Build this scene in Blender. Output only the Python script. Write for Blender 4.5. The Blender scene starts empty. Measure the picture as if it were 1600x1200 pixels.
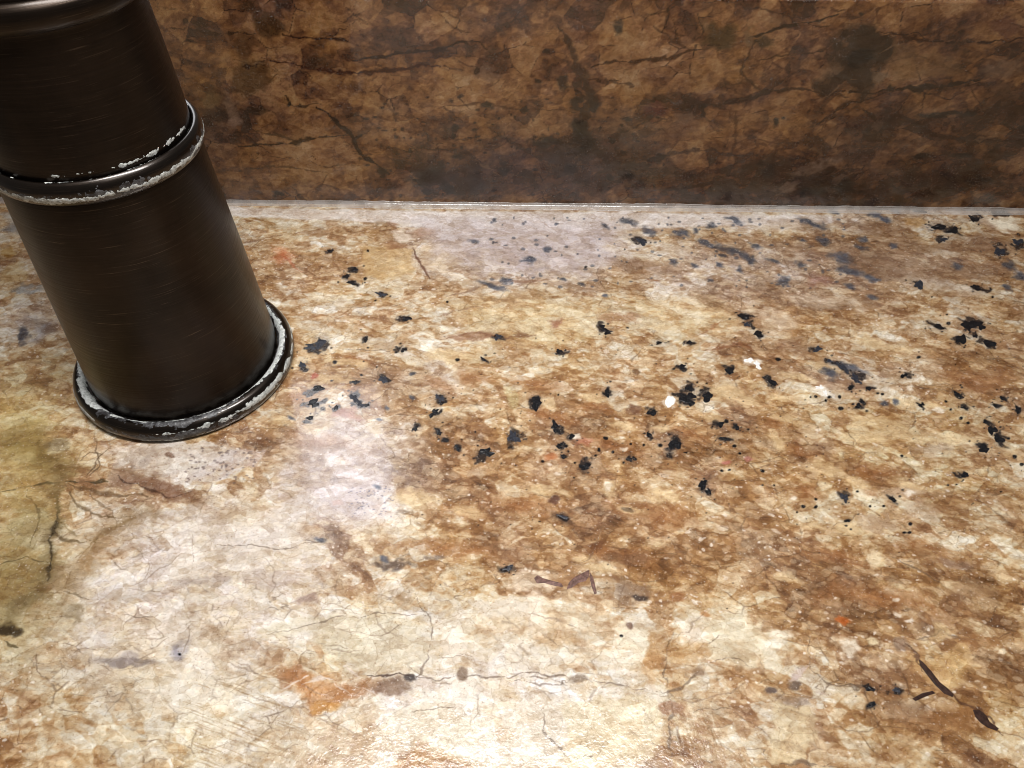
import bpy, bmesh, math, random
import numpy as np
from mathutils import Matrix, Vector

# ------------------------------------------------------------------ camera, world, lamps, exposure
S = bpy.context.scene
COL = S.collection
FPX, TH, ROLL, CH, CD = 1202.0, math.radians(46.485), math.radians(0.6), 0.18865, 0.28542
CAM = np.array([0.0, -CD, CH])
FW = np.array([0, math.cos(TH), -math.sin(TH)])
UP0 = np.array([0, math.sin(TH), math.cos(TH)])
RT0 = np.array([1.0, 0, 0])
RT = math.cos(ROLL) * RT0 + math.sin(ROLL) * UP0
UP = -math.sin(ROLL) * RT0 + math.cos(ROLL) * UP0
cd = bpy.data.cameras.new('camera')
cam = bpy.data.objects.new('camera', cd)
COL.objects.link(cam)
cam.matrix_world = Matrix(((RT[0], UP[0], -FW[0], CAM[0]), (RT[1], UP[1], -FW[1], CAM[1]),
                           (RT[2], UP[2], -FW[2], CAM[2]), (0, 0, 0, 1)))
cd.sensor_width = 36.0
cd.lens = FPX / 1600 * 36.0
cd.clip_start = 0.01
cd.clip_end = 50
cd.dof.use_dof = True
cd.dof.focus_distance = 0.255
cd.dof.aperture_fstop = 64.0
S.camera = cam

W = bpy.data.worlds.new('World')
S.world = W
W.use_nodes = True
W.node_tree.nodes['Background'].inputs[0].default_value = (1.0, 0.93, 0.86, 1)
W.node_tree.nodes['Background'].inputs[1].default_value = 0.08

def area(name, loc, target, sx, sy, watts, colour):
    l = bpy.data.lights.new(name, 'AREA')
    l.shape = 'RECTANGLE'; l.size = sx; l.size_y = sy; l.energy = watts; l.color = colour
    o = bpy.data.objects.new(name, l)
    COL.objects.link(o)
    o.location = loc
    o.rotation_euler = (Vector(target) - Vector(loc)).to_track_quat('-Z', 'Y').to_euler()
    return o
# the lamps under the wall cabinet above the counter (out of frame), close to the wall
area('cabinet_lamp', (0.0, -0.162, 0.36), (0.0, -0.15, 0.0), 0.22, 0.05, 2.0, (1.0, 0.98, 0.96))
# the bright pane on the wall above the backsplash, left of centre: its pale reflection lies on the polish before the faucet
area('wall_pane', (-0.150, 0.012, 0.200), (-0.150, -1.0, 0.200), 0.15, 0.15, 0.27, (0.93, 0.95, 1.0))
# the room's ceiling lamp behind the photographer
area('ceiling_lamp', (0.5, -1.0, 1.5), (0, -0.05, 0.05), 0.35, 0.35, 2.4, (1.0, 0.92, 0.82))

S.view_settings.view_transform = 'Standard'
S.view_settings.look = 'None'
S.view_settings.exposure = 0.0
S.view_settings.gamma = 1.0
S.view_settings.use_curve_mapping = False
S.cycles.filter_width = 0.9
S.cycles.max_bounces = 5
S.cycles.diffuse_bounces = 3
S.cycles.glossy_bounces = 3

# ------------------------------------------------------------------ measuring helpers
def ray(px, py):
    return FW + RT * ((px - 800) / FPX) - UP * ((py - 600) / FPX)
def at(px, py):                       # a spot on the counter (x, y), measured off the photograph
    d = ray(px, py); t = -CAM[2] / d[2]
    return np.array([CAM[0] + d[0] * t, CAM[1] + d[1] * t])
def at_wall(px, py):                  # a spot on the backsplash (x, z)
    d = ray(px, py); t = -CAM[1] / d[1]
    return np.array([CAM[0] + d[0] * t, CAM[2] + d[2] * t])

# ------------------------------------------------------------------ noise in the stone's own coordinates (metres)
def h2(ix, iy, seed):
    with np.errstate(over='ignore'):
        n = ix.astype(np.int64).astype(np.uint32) * np.uint32(374761393) + iy.astype(np.int64).astype(np.uint32) * np.uint32(668265263) + np.uint32((seed * 2246822519) & 0xffffffff)
        n = (n ^ (n >> np.uint32(13))) * np.uint32(1274126177)
        n = (n ^ (n >> np.uint32(16))) * np.uint32(2246822519)
        n = n ^ (n >> np.uint32(15))
    return (n & np.uint32(0xffffff)).astype(np.float32) / np.float32(16777215)
def vnoise(x, y, seed):
    ix = np.floor(x); iy = np.floor(y)
    fx = (x - ix).astype(np.float32); fy = (y - iy).astype(np.float32)
    fx = fx * fx * fx * (fx * (fx * 6 - 15) + 10); fy = fy * fy * fy * (fy * (fy * 6 - 15) + 10)
    a = h2(ix, iy, seed); b = h2(ix + 1, iy, seed); c = h2(ix, iy + 1, seed); d = h2(ix + 1, iy + 1, seed)
    return (a + (b - a) * fx) * (1 - fy) + (c + (d - c) * fx) * fy
def fbm(x, y, size, seed, octaves=4, gain=0.5):
    s = 0; amp = 1.0; tot = 0
    x = x / size; y = y / size
    for i in range(octaves):
        s = s + amp * vnoise(x, y, seed + 17 * i); tot += amp; amp *= gain
        x, y = (x * 0.8 - y * 0.6) * 2.03 + 11.3, (x * 0.6 + y * 0.8) * 2.03 + 5.7
    return s / tot
def voro(x, y, size, seed):           # F1, F2 and the cell's random number
    x = x / size; y = y / size
    ix = np.floor(x); iy = np.floor(y)
    f1 = np.full(x.shape, 9., np.float32); f2 = f1.copy(); rid = np.zeros(x.shape, np.float32)
    for dx in (-1, 0, 1):
        for dy in (-1, 0, 1):
            cx = ix + dx; cy = iy + dy
            r1 = h2(cx, cy, seed); r2 = h2(cx, cy, seed + 101)
            d = np.sqrt((cx + r1 - x) ** 2 + (cy + r2 - y) ** 2).astype(np.float32)
            near = d < f1
            f2 = np.where(near, f1, np.minimum(f2, d))
            rid = np.where(near, (r1 * 7.13 + r2 * 3.77) % 1.0, rid)
            f1 = np.where(near, d, f1)
    return f1, f2, rid
def sstep(a, b, x):
    t = np.clip((x - a) / (b - a), 0, 1)
    return t * t * (3 - 2 * t)
def rgb(*c): return np.array(c, np.float32) / 255.0
def lin(c): return np.where(c <= 0.04045, c / 12.92, ((np.maximum(c, 0) + 0.055) / 1.055) ** 2.4)

class Stone:
    """colour (display values) and polish of a stone slab, evaluated at the points of its mesh"""
    def __init__(s, X, Y, chart, seed, flow, stretch):
        s.X, s.Y, s.at, s.seed = X.astype(np.float32), Y.astype(np.float32), chart, seed
        X, Y = s.X, s.Y
        cf, sf = math.cos(flow), math.sin(flow)
        s.U = (X * cf - Y * sf) * stretch; s.V = X * sf + Y * cf          # along and across the stone's grain
        s.w1x = fbm(X, Y, .009, seed + 1, 3) - .5; s.w1y = fbm(X, Y, .009, seed + 2, 3) - .5
        s.w2x = fbm(X, Y, .0022, seed + 3, 3) - .5; s.w2y = fbm(X, Y, .0022, seed + 4, 3) - .5
        s.n1 = fbm(X, Y, .004, seed + 5, 4); s.n2 = fbm(s.U * .6, s.V, .0014, seed + 6, 3); s.n3 = fbm(s.U * .7, s.V, .0007, seed + 8, 3)
        s.big = fbm(s.U * .55, s.V, .016, seed + 7, 4, .5)
        s.col = np.zeros(X.shape + (3,), np.float32)
        s.rough = np.full(X.shape, .0, np.float32)
        s.f = {k: np.zeros(X.shape, np.float32) for k in ('b', 'g', 'y')}
    def _m(s, cx, cy, rx, ry, ang, soft, warp):
        c = s.at(cx, cy); a = math.radians(ang)
        u = s.at(cx + rx * math.cos(a), cy + rx * math.sin(a)) - c
        v = s.at(cx - ry * math.sin(a), cy + ry * math.cos(a)) - c
        M = np.linalg.inv(np.array([[u[0], v[0]], [u[1], v[1]]]))
        R = 1.6 * max(np.linalg.norm(u), np.linalg.norm(v)) + .002
        i = np.nonzero((abs(s.X - c[0]) < R) & (abs(s.Y - c[1]) < R))
        r = min(np.linalg.norm(u), np.linalg.norm(v))
        k1 = warp * min(2.2 * r, .014); k2 = warp * min(1.6 * r, .0045)
        dx = s.X[i] - c[0] + s.w1x[i] * k1 + s.w2x[i] * k2
        dy = s.Y[i] - c[1] + s.w1y[i] * k1 + s.w2y[i] * k2
        d = np.sqrt((M[0, 0] * dx + M[0, 1] * dy) ** 2 + (M[1, 0] * dx + M[1, 1] * dy) ** 2)
        return i, 1 - sstep(1 - soft, 1 + soft * .35, d)
    def field(s, k, cx, cy, rx, ry, amount, ang=0, soft=.75, warp=.8):
        i, m = s._m(cx, cy, rx, ry, ang, soft, warp)
        if k == 'b': s.f[k][i] += m * amount
        else: s.f[k][i] = np.maximum(s.f[k][i], m * amount)
    def _put(s, i, m, c, alpha, breakup, rough):
        if breakup: m = m * sstep(.5 - .5 * (1.15 - breakup) , .62, s.n2[i] * .55 + s.n1[i] * .45 + .06)  if breakup > .3 else m * (1 - breakup + breakup * s.n2[i] * 1.6).clip(0, 1)
        m = (m * alpha)[:, None]
        s.col[i] = s.col[i] * (1 - m) + c * m
        if rough is not None: s.rough[i] = s.rough[i] * (1 - m[:, 0]) + rough * m[:, 0]
    def blob(s, cx, cy, rx, ry, c, ang=0, alpha=.8, soft=.45, warp=.8, breakup=.15, rough=None):
        i, m = s._m(cx, cy, rx, ry, ang, soft, warp)
        s._put(i, m, c, alpha, breakup, rough)
    def stroke(s, pts, w, c, alpha=.8, soft=.6, wander=1.0, breakup=.2, taper=True, even=False):
        P = [s.at(*p) for p in pts]
        mid = pts[len(pts) // 2]
        wid = w * .5 * np.linalg.norm(s.at(mid[0] + 1, mid[1]) - s.at(*mid))
        P = np.array(P); lo = P.min(0) - wid * 3 - .002; hi = P.max(0) + wid * 3 + .002
        i = np.nonzero((s.X > lo[0]) & (s.X < hi[0]) & (s.Y > lo[1]) & (s.Y < hi[1]))
        x = s.X[i] + wander * (s.w1x[i] * .0030 + s.w2x[i] * .0012); y = s.Y[i] + wander * (s.w1y[i] * .0030 + s.w2y[i] * .0012)
        best = np.full(x.shape, 9., np.float32); tt = np.zeros_like(best); n = len(P) - 1
        for k in range(n):
            a, b = P[k], P[k + 1]; e = b - a; L = (e @ e) + 1e-12
            t = np.clip(((x - a[0]) * e[0] + (y - a[1]) * e[1]) / L, 0, 1)
            d = np.hypot(x - a[0] - t * e[0], y - a[1] - t * e[1])
            nb = d < best
            best = np.where(nb, d, best); tt = np.where(nb, (k + t) / n, tt)
        ww = wid * np.clip(.15 + 1.5 * (s.n1[i] - .5) * 1.4 + .9 * s.n2[i], .12, 1.6)
        if even: ww = wid * (.6 + .8 * s.n1[i])
        if taper: ww = ww * (.25 + .75 * np.sin(np.pi * np.clip(tt, .02, .98)))
        m = 1 - sstep(1 - soft, 1 + soft, best / np.maximum(ww, 1e-5))
        s._put(i, m, c, alpha, breakup, None)
    def poly(s, pts, c, alpha=.8, soft=6.0, wander=1.6, breakup=.2, rough=None):
        P = np.array([s.at(*p) for p in pts]); lo = P.min(0) - .003; hi = P.max(0) + .003
        sc = soft * np.linalg.norm(s.at(pts[0][0] + 1, pts[0][1]) - s.at(*pts[0]))
        i = np.nonzero((s.X > lo[0]) & (s.X < hi[0]) & (s.Y > lo[1]) & (s.Y < hi[1]))
        x = s.X[i] + wander * (s.w1x[i] * .003 + s.w2x[i] * .0016); y = s.Y[i] + wander * (s.w1y[i] * .003 + s.w2y[i] * .0016)
        best = np.full(x.shape, 9., np.float32); ins = np.zeros(x.shape, bool)
        for k in range(len(P)):
            a, b = P[k], P[(k + 1) % len(P)]; e = b - a; L = (e @ e) + 1e-12
            t = np.clip(((x - a[0]) * e[0] + (y - a[1]) * e[1]) / L, 0, 1)
            best = np.minimum(best, np.hypot(x - a[0] - t * e[0], y - a[1] - t * e[1]))
            cr = ((a[1] > y) != (b[1] > y)) & (x < (b[0] - a[0]) * (y - a[1]) / (b[1] - a[1] + 1e-12) + a[0])
            ins ^= cr
        d = np.where(ins, best, -best)
        s._put(i, sstep(-sc * .4, sc, d), c, alpha, breakup, rough)
    def base(s, ramp, grey, yellow, crack, contrast, grain_hi, grains, sat, micro, white_hi):
        X, Y = s.X, s.Y; sd = s.seed
        wx = s.U + s.w1x * .0030 + s.w2x * .0009; wy = s.V + s.w1y * .0030 + s.w2y * .0009
        f1, f2, r = voro(wx * .6, wy, .0095, sd + 20)
        g1, g2, q = voro(wx * .6 + 3, wy + 2, .0040, sd + 21)
        k1, k2, p = voro(wx * .65 + 5, wy + 7, .0018, sd + 22)
        # cleavage fibres: direction turns from crystal to crystal
        ang = .15 + (r - .5) * 1.5
        u = X * np.cos(ang) + Y * np.sin(ang); v = -X * np.sin(ang) + Y * np.cos(ang)
        fib = fbm(u * .12, v, .0009, sd + 23, 2)
        t = .5 + contrast * ((s.big - .5) * .55 + (r - .5) * .26 + (q - .5) * .38 * micro * sstep(.0, .07, g2 - g1) + (p - .5) * .28 * micro * sstep(.0, .10, k2 - k1)
                             + (s.n1 - .5) * .22 + ((s.n2 - .5) * .18 + (s.n3 - .5) * .16) * micro + (fib - .5) * .26 * micro) + s.f['b']
        t = np.where(t < .34, .34 - (.34 - t) * .62, t)
        xs = np.array([k for k, c in ramp], np.float32)
        for c in range(3): s.col[..., c] = np.interp(t, xs, [float(cc[c]) for k, cc in ramp])
        hue = (fbm(X, Y, .012, sd + 30, 4) - .5)[..., None]
        s.col += hue * np.array([.02, -.01, -.10], np.float32)
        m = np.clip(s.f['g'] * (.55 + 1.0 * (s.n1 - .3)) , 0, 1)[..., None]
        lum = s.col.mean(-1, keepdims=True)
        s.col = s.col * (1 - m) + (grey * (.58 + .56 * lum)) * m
        m = np.clip(s.f['y'] * (.6 + .8 * (s.n1 - .3)), 0, 1)[..., None]
        s.col = s.col * (1 - m) + s.col * yellow * m
        lum = s.col.mean(-1, keepdims=True); s.col = lum + (s.col - lum) * sat
        # single grains: pale feldspar and darker iron-stained ones, each with its own size and tint
        for size, dens, sd2, amt in ((.0042, .30, 50, .62), (.0024, .36, 53, .60), (.0013, .34, 56, .55)):
            v1, v2, gr = voro(wx * .62 + size * 91, wy + size * 37, size, sd + sd2)
            rad = .30 + .34 * ((gr * 13.7) % 1.0)
            body = 1 - sstep(rad - .05, rad + .03, v1 + (s.n3 - .5) * .35)
            z = fbm(X, Y, .010, sd + sd2 + 1, 2)
            pale = (gr < dens * (.55 + .9 * z)) * body * (.35 + .65 * ((gr * 31.3) % 1.0)) * amt * grains
            dark = (gr > 1 - dens * (.45 + .7 * (1 - z))) * body * (.3 + .7 * ((gr * 23.1) % 1.0)) * amt * .62 * grains
            rim = (1 - sstep(.0, .07, v2 - v1)) * sstep(.45, .6, s.n1) * .22 * grains
            up = s.col + (grain_hi - s.col) * .75; dn = s.col * np.array([.80, .72, .64], np.float32)
            s.col = s.col + (up - s.col) * pale[..., None]
            s.col = s.col + (dn - s.col) * dark[..., None]
            s.col = s.col * (1 - rim[..., None] * (1 - np.array([.62, .52, .44], np.float32)))
        # tiny broken white grains and sparkle glints painted as specks in the stained parts
        for size, dens, sd2, sp_ in ((.0011, .085, 60, 1.0), (.0020, .030, 62, .9), (.0032, .014, 64, .8)):
            v1, v2, gr = voro(wx * .7 + size * 53, wy + size * 77, size, sd + sd2)
            z = fbm(X, Y, .007, sd + sd2 + 1, 2)
            m = (gr < dens * sstep(.35, .62, z) * 2.0) * (1 - sstep(.16, .30, v1 + (s.n3 - .5) * .5)) * (.4 + .6 * ((gr * 977.) % 1.0)) * sp_ * grains
            s.col = s.col + (white_hi - s.col) * m[..., None]
        # hairline cracks along some crystal borders
        e = (f2 - f1); on = sstep(.50, .60, fbm(X, Y, .016, sd + 31, 3))
        m = ((1 - sstep(.0, .045, e)) * on * (.42 if grains > .5 else .8) * sstep(.40, .58, s.n1))[..., None]
        s.col = s.col * (1 - m) + crack * m
        e = (g2 - g1); on = sstep(.50, .62, fbm(X, Y, .010, sd + 32, 3))
        m = ((1 - sstep(.0, .09, e)) * on * .30 * sstep(.42, .56, s.n2))[..., None]
        s.col = s.col * (1 - m) + crack * m
        # thin dark threads and tiny dark grains
        th = np.abs(fbm(X * .35, Y, .007, sd + 33, 4) - .5); on = sstep(.52, .66, fbm(X, Y, .012, sd + 34, 3))
        m = ((1 - sstep(.0, .009, th)) * on * .45 * sstep(.42, .56, s.n2))[..., None]
        s.col = s.col * (1 - m) + crack * m
    def linear(s, gain): return lin(np.clip(s.col, 0, 1)) * gain

def grid_mesh(name, V, nr, nc, colour, rough, smooth=False):
    me = bpy.data.meshes.new(name)
    idx = np.arange(nr * nc, dtype=np.int32).reshape(nr, nc)
    q = np.stack([idx[:-1, :-1], idx[:-1, 1:], idx[1:, 1:], idx[1:, :-1]], -1).reshape(-1, 4)
    me.vertices.add(nr * nc); me.vertices.foreach_set('co', V.astype(np.float32).ravel())
    me.loops.add(q.size); me.loops.foreach_set('vertex_index', q.ravel())
    me.polygons.add(len(q)); me.polygons.foreach_set('loop_start', np.arange(0, q.size, 4, dtype=np.int32))
    me.polygons.foreach_set('loop_total', np.full(len(q), 4, np.int32))
    me.update(calc_edges=True)
    at_ = me.attributes.new('stone', 'FLOAT_COLOR', 'POINT')
    at_.data.foreach_set('color', np.concatenate([colour, rough[..., None]], -1).astype(np.float32).ravel())
    return me

# ------------------------------------------------------------------ node helpers
def nodes(name):
    m = bpy.data.materials.new(name); m.use_nodes = True
    nt = m.node_tree
    return m, nt, nt.nodes['Principled BSDF']
def N(nt, t, **kw):
    n = nt.nodes.new(t)
    for k, v in kw.items():
        if k in n.inputs: n.inputs[k].default_value = v
        else: setattr(n, k, v)
    return n
def mix(nt, mode, fac, a, b):
    n = nt.nodes.new('ShaderNodeMix'); n.data_type = 'RGBA'; n.blend_type = mode
    for sock, v in ((n.inputs[0], fac), (n.inputs[6], a), (n.inputs[7], b)):
        if hasattr(v, 'is_output'): nt.links.new(v, sock)
        elif isinstance(v, tuple): sock.default_value = v
        else: sock.default_value = v
    return n.outputs[2]
def ramp(nt, src, stops):
    r = nt.nodes.new('ShaderNodeValToRGB')
    el = r.color_ramp.elements
    while len(el) < len(stops): el.new(.5)
    for e, (p, c) in zip(el, stops): e.position = p; e.color = c
    nt.links.new(src, r.inputs[0])
    return r.outputs[0]
def math_(nt, op, a, b=None):
    n = nt.nodes.new('ShaderNodeMath'); n.operation = op
    for s_, v in ((n.inputs[0], a), (n.inputs[1], b)):
        if v is None: continue
        if hasattr(v, 'is_output'): nt.links.new(v, s_)
        else: s_.default_value = v
    return n.outputs[0]
g1 = lambda v: (v, v, v, 1)

def stone_material(name, base_rough, pale_amount):
    m, nt, b = nodes(name)
    L = nt.links.new
    tc = N(nt, 'ShaderNodeTexCoord')
    a = N(nt, 'ShaderNodeAttribute', attribute_name='stone')
    fine = N(nt, 'ShaderNodeTexNoise', Scale=900.0, Detail=3.0, Roughness=.7); L(tc.outputs['Object'], fine.inputs['Vector'])
    c = mix(nt, 'MULTIPLY', 1.0, a.outputs['Color'], ramp(nt, fine.outputs[0], [(.25, g1(.84)), (.5, g1(1.0)), (.75, g1(1.13))]))
    # interlocking crystals: each cell its own tint, thin darker joints
    wob = N(nt, 'ShaderNodeTexNoise', Scale=260.0, Detail=3.0); L(tc.outputs['Object'], wob.inputs['Vector'])
    def crystals(scale, rot, warp, lo, hi, joint):
        mp = N(nt, 'ShaderNodeMapping'); mp.inputs['Rotation'].default_value = (0, 0, rot); mp.inputs['Scale'].default_value = (scale * .62, scale, scale)
        L(tc.outputs['Object'], mp.inputs['Vector'])
        add = N(nt, 'ShaderNodeVectorMath', operation='MULTIPLY_ADD'); L(wob.outputs['Color'], add.inputs[0]); add.inputs[1].default_value = (warp, warp, warp); L(mp.outputs[0], add.inputs[2])
        v = N(nt, 'ShaderNodeTexVoronoi', Scale=1.0); L(add.outputs[0], v.inputs['Vector'])
        sc = N(nt, 'ShaderNodeSeparateColor'); L(v.outputs['Color'], sc.inputs[0])
        return ramp(nt, sc.outputs[0], [(.0, lo), (.5, g1(1)), (1, hi)]), add
    zone0 = N(nt, 'ShaderNodeTexNoise', Scale=75.0, Detail=3.0); L(tc.outputs['Object'], zone0.inputs['Vector'])
    zf = ramp(nt, zone0.outputs[0], [(.38, g1(.25)), (.60, g1(1))])
    for sc_, rot, warp, amt in ((130., .26, .22, .6), (320., .26, .35, .7), (700., .30, .4, .65)):
        tint, joint = crystals(sc_, rot, warp, (.80, .73, .65, 1), (1.13, 1.13, 1.13, 1), .66)
        c = mix(nt, 'MULTIPLY', amt, c, tint)
        if sc_ == 320.:
            e = N(nt, 'ShaderNodeTexVoronoi', Scale=1.0, feature='DISTANCE_TO_EDGE'); L(joint.outputs[0], e.inputs['Vector'])
            c = mix(nt, 'MULTIPLY', math_(nt, 'MULTIPLY', zf, .48), c, ramp(nt, e.outputs['Distance'], [(.0, (.58, .50, .43, 1)), (.035, g1(1))]))
    sp = N(nt, 'ShaderNodeTexNoise', Scale=1500.0, Detail=3.0, Roughness=.6); L(tc.outputs['Object'], sp.inputs['Vector'])
    zone = N(nt, 'ShaderNodeTexNoise', Scale=120.0, Detail=3.0); L(tc.outputs['Object'], zone.inputs['Vector'])
    pale = math_(nt, 'MULTIPLY', ramp(nt, sp.outputs[0], [(.62, g1(0)), (.70, g1(.6))]), ramp(nt, zone.outputs[0], [(.40, g1(.15)), (.62, g1(1))]))
    c = mix(nt, 'MIX', math_(nt, 'MULTIPLY', pale, pale_amount), c, (.84, .76, .66, 1))
    c = mix(nt, 'MULTIPLY', 1.0, c, ramp(nt, sp.outputs[0], [(.30, (.62, .54, .48, 1)), (.40, g1(1)), (1, g1(1))]))
    L(c, b.inputs['Base Color'])
    r = math_(nt, 'ADD', math_(nt, 'MULTIPLY', fine.outputs[0], .16), math_(nt, 'ADD', a.outputs['Alpha'], base_rough))
    L(r, b.inputs['Roughness'])
    # tiny pits and grain steps left by the polish
    pit = N(nt, 'ShaderNodeTexNoise', Scale=460.0, Detail=3.0, Roughness=.65); L(tc.outputs['Object'], pit.inputs['Vector'])
    hgt = pit.outputs[0]
    bp = N(nt, 'ShaderNodeBump', Strength=.32, Distance=.0004); L(hgt, bp.inputs['Height'])
    L(bp.outputs[0], b.inputs['Normal'])
    b.inputs['IOR'].default_value = 1.5
    b.inputs['Specular IOR Level'].default_value = .35
    # the polish: a clear glossy skin with small open pits that catch the lamps
    L(ramp(nt, a.outputs['Alpha'], [(0, g1(1)), (.2, g1(.55))]), b.inputs['Coat Weight'])
    b.inputs['Coat Roughness'].default_value = .045
    b.inputs['Coat IOR'].default_value = 1.5
    pits = math_(nt, 'MULTIPLY', ramp(nt, sp.outputs[0], [(.56, g1(0)), (.70, g1(1))]), ramp(nt, zone.outputs[0], [(.42, g1(.08)), (.60, g1(1))]))
    wav = N(nt, 'ShaderNodeTexNoise', Scale=70.0, Detail=2.0); L(tc.outputs['Object'], wav.inputs['Vector'])
    cb = N(nt, 'ShaderNodeBump', Strength=.55, Distance=.0005); L(math_(nt, 'ADD', math_(nt, 'MULTIPLY', pits, -1.0), math_(nt, 'MULTIPLY', wav.outputs[0], .5)), cb.inputs['Height'])
    L(cb.outputs[0], b.inputs['Coat Normal'])
    return m

def link(name, me, mat=None, parent=None):
    o = bpy.data.objects.new(name, me)
    COL.objects.link(o)
    if mat: me.materials.append(mat)
    if parent: o.parent = parent
    return o
def tag(o, label, cat=None, group=None, kind=None):
    o['label'] = label
    if cat: o['category'] = cat
    if group: o['group'] = group
    if kind: o['kind'] = kind

# ------------------------------------------------------------------ countertop slab
BROWN, TAN, GOLD, CREAM, WHITE = rgb(150, 102, 62), rgb(192, 150, 102), rgb(206, 172, 118), rgb(226, 208, 174), rgb(242, 233, 216)
LAV, INK, BLUE, UMBER, RUST = rgb(206, 193, 196), rgb(22, 21, 24), rgb(78, 84, 100), rgb(98, 68, 48), rgb(176, 108, 52)

def tails(core, ext, n):
    k = (np.geomspace(1, 12, n) - 1) / 11 * ext
    return np.concatenate([core[0] - k[1:][::-1], core, core[-1] + k[1:]])
NX = 1300
yv = np.array([at(800, q)[1] for q in np.arange(1275, 324, -1.08)])      # rows about as fine as the grain one can see
yv = np.concatenate([yv[0] - ((np.geomspace(1, 12, 26) - 1) / 11 * .22)[1:][::-1], yv, [.0, .02]])
uv = tails(np.linspace(-1, 1, NX), 1.4, 40)
half = np.interp(yv, [-.50, -.25, 0, .02], [.22, .125, .242, .25])
X = uv[None, :] * half[:, None]; Y = np.repeat(yv[:, None], len(uv), 1)
s = Stone(X, Y, at, 3, .26, 1.0)
F = s.field
for a in [  # brown (-) against cream (+)
    (960, 690, 340, 150, -.20), (1010, 860, 330, 90, -.20, 4), (1420, 640, 300, 220, -.06), (1450, 980, 260, 260, -.06), (1400, 400, 300, 90, -.04), (700, 740, 100, 120, -.17), (1420, 920, 280, 90, -.19, 12),
    (1530, 605, 75, 50, -.22), (1240, 560, 170, 50, -.12), (450, 405, 120, 38, -.10), (1330, 420, 320, 90, -.17),
    (560, 600, 130, 60, -.10), (540, 870, 110, 50, -.12, 25), (420, 680, 110, 40, -.12), (1460, 1120, 180, 90, -.10),
    (200, 800, 120, 45, -.12), (30, 1150, 70, 60, -.16), (520, 1075, 100, 45, -.24), (870, 1040, 90, 26, -.12), (990, 1010, 60, 60, -.06),
    (1050, 1060, 40, 130, -.14), (640, 1190, 180, 40, -.10), (1340, 720, 90, 30, -.1), (1560, 800, 80, 60, -.08),
    (520, 485, 140, 55, .12), (900, 500, 250, 55, .10), (280, 1010, 260, 170, .13), (800, 1100, 220, 95, .17), (1165, 1010, 110, 60, .15),
    (600, 990, 150, 60, .10), (1400, 680, 220, 90, .05), (1250, 1130, 110, 80, .13), (920, 960, 160, 50, .12), (470, 930, 140, 50, .08),
    (90, 590, 110, 120, .03), (640, 345, 60, 20, .12), (430, 345, 110, 20, .10), (1300, 520, 180, 40, .06)]: F('b', *a)
for a in [(820, 385, 220, 80, 1.0), (540, 735, 150, 120, .9, -10), (350, 850, 260, 100, .75), (260, 960, 260, 140, .6), (700, 1090, 300, 110, .35), (270, 725, 140, 45, .6), (650, 590, 110, 45, .45),  # lavender-grey tint; before the faucet it paints in the pane's reflection
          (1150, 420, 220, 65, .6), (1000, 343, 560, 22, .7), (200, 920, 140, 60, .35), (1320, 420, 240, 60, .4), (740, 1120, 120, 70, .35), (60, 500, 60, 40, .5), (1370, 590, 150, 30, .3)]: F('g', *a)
for a in [(50, 640, 110, 130, .9), (50, 900, 110, 200, .9), (900, 500, 260, 55, .55), (450, 350, 110, 30, .5), (1500, 1090, 180, 110, .5), (1420, 720, 260, 160, .75), (1400, 930, 300, 120, .7), (560, 1010, 110, 60, .4), (200, 1080, 200, 120, .35)]: F('y', *a)
s.f['b'] *= 1.0
for a in [(300, 970, 440, 290, .24), (800, 1090, 320, 140, .20), (560, 960, 200, 80, .06), (1150, 1060, 160, 120, .06), (500, 490, 200, 60, .05), (60, 560, 120, 110, .06), (900, 345, 700, 26, .08)]: F('b', *a)
s.f['b'] += .01
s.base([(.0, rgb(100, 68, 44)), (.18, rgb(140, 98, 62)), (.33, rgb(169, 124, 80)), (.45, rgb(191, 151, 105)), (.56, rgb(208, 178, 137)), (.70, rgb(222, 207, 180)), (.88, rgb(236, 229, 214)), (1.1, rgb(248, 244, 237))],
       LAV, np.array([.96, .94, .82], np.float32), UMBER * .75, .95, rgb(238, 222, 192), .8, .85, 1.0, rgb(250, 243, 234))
B, K, P = s.blob, s.stroke, s.poly
P([(-60, 560), (80, 600), (125, 700), (105, 800), (85, 900), (50, 1000), (-60, 1080)], rgb(164, 142, 84), .60, soft=80, wander=3, breakup=.2)
B(40, 890, 70, 130, rgb(112, 96, 58), alpha=.42, soft=.95, warp=1.2); B(20, 700, 60, 40, rgb(128, 108, 62), alpha=.4, soft=.95)
for q in ([(640, 1070), (800, 1080), (1035, 1085), (1040, 1230), (760, 1230), (640, 1150)], [(190, 960), (330, 950), (400, 1010), (360, 1130), (240, 1120), (180, 1040)], [(660, 960), (860, 920), (1010, 960), (1020, 1050), (860, 1045), (690, 1040)], [(1080, 960), (1190, 950), (1250, 1000), (1220, 1050), (1090, 1050)], [(250, 800), (440, 770), (520, 850), (430, 930), (260, 930)], [(430, 1130), (600, 1110), (620, 1230), (420, 1230)]):
    P(q, rgb(240, 231, 214), .40, soft=30, wander=3, breakup=.28)
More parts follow.
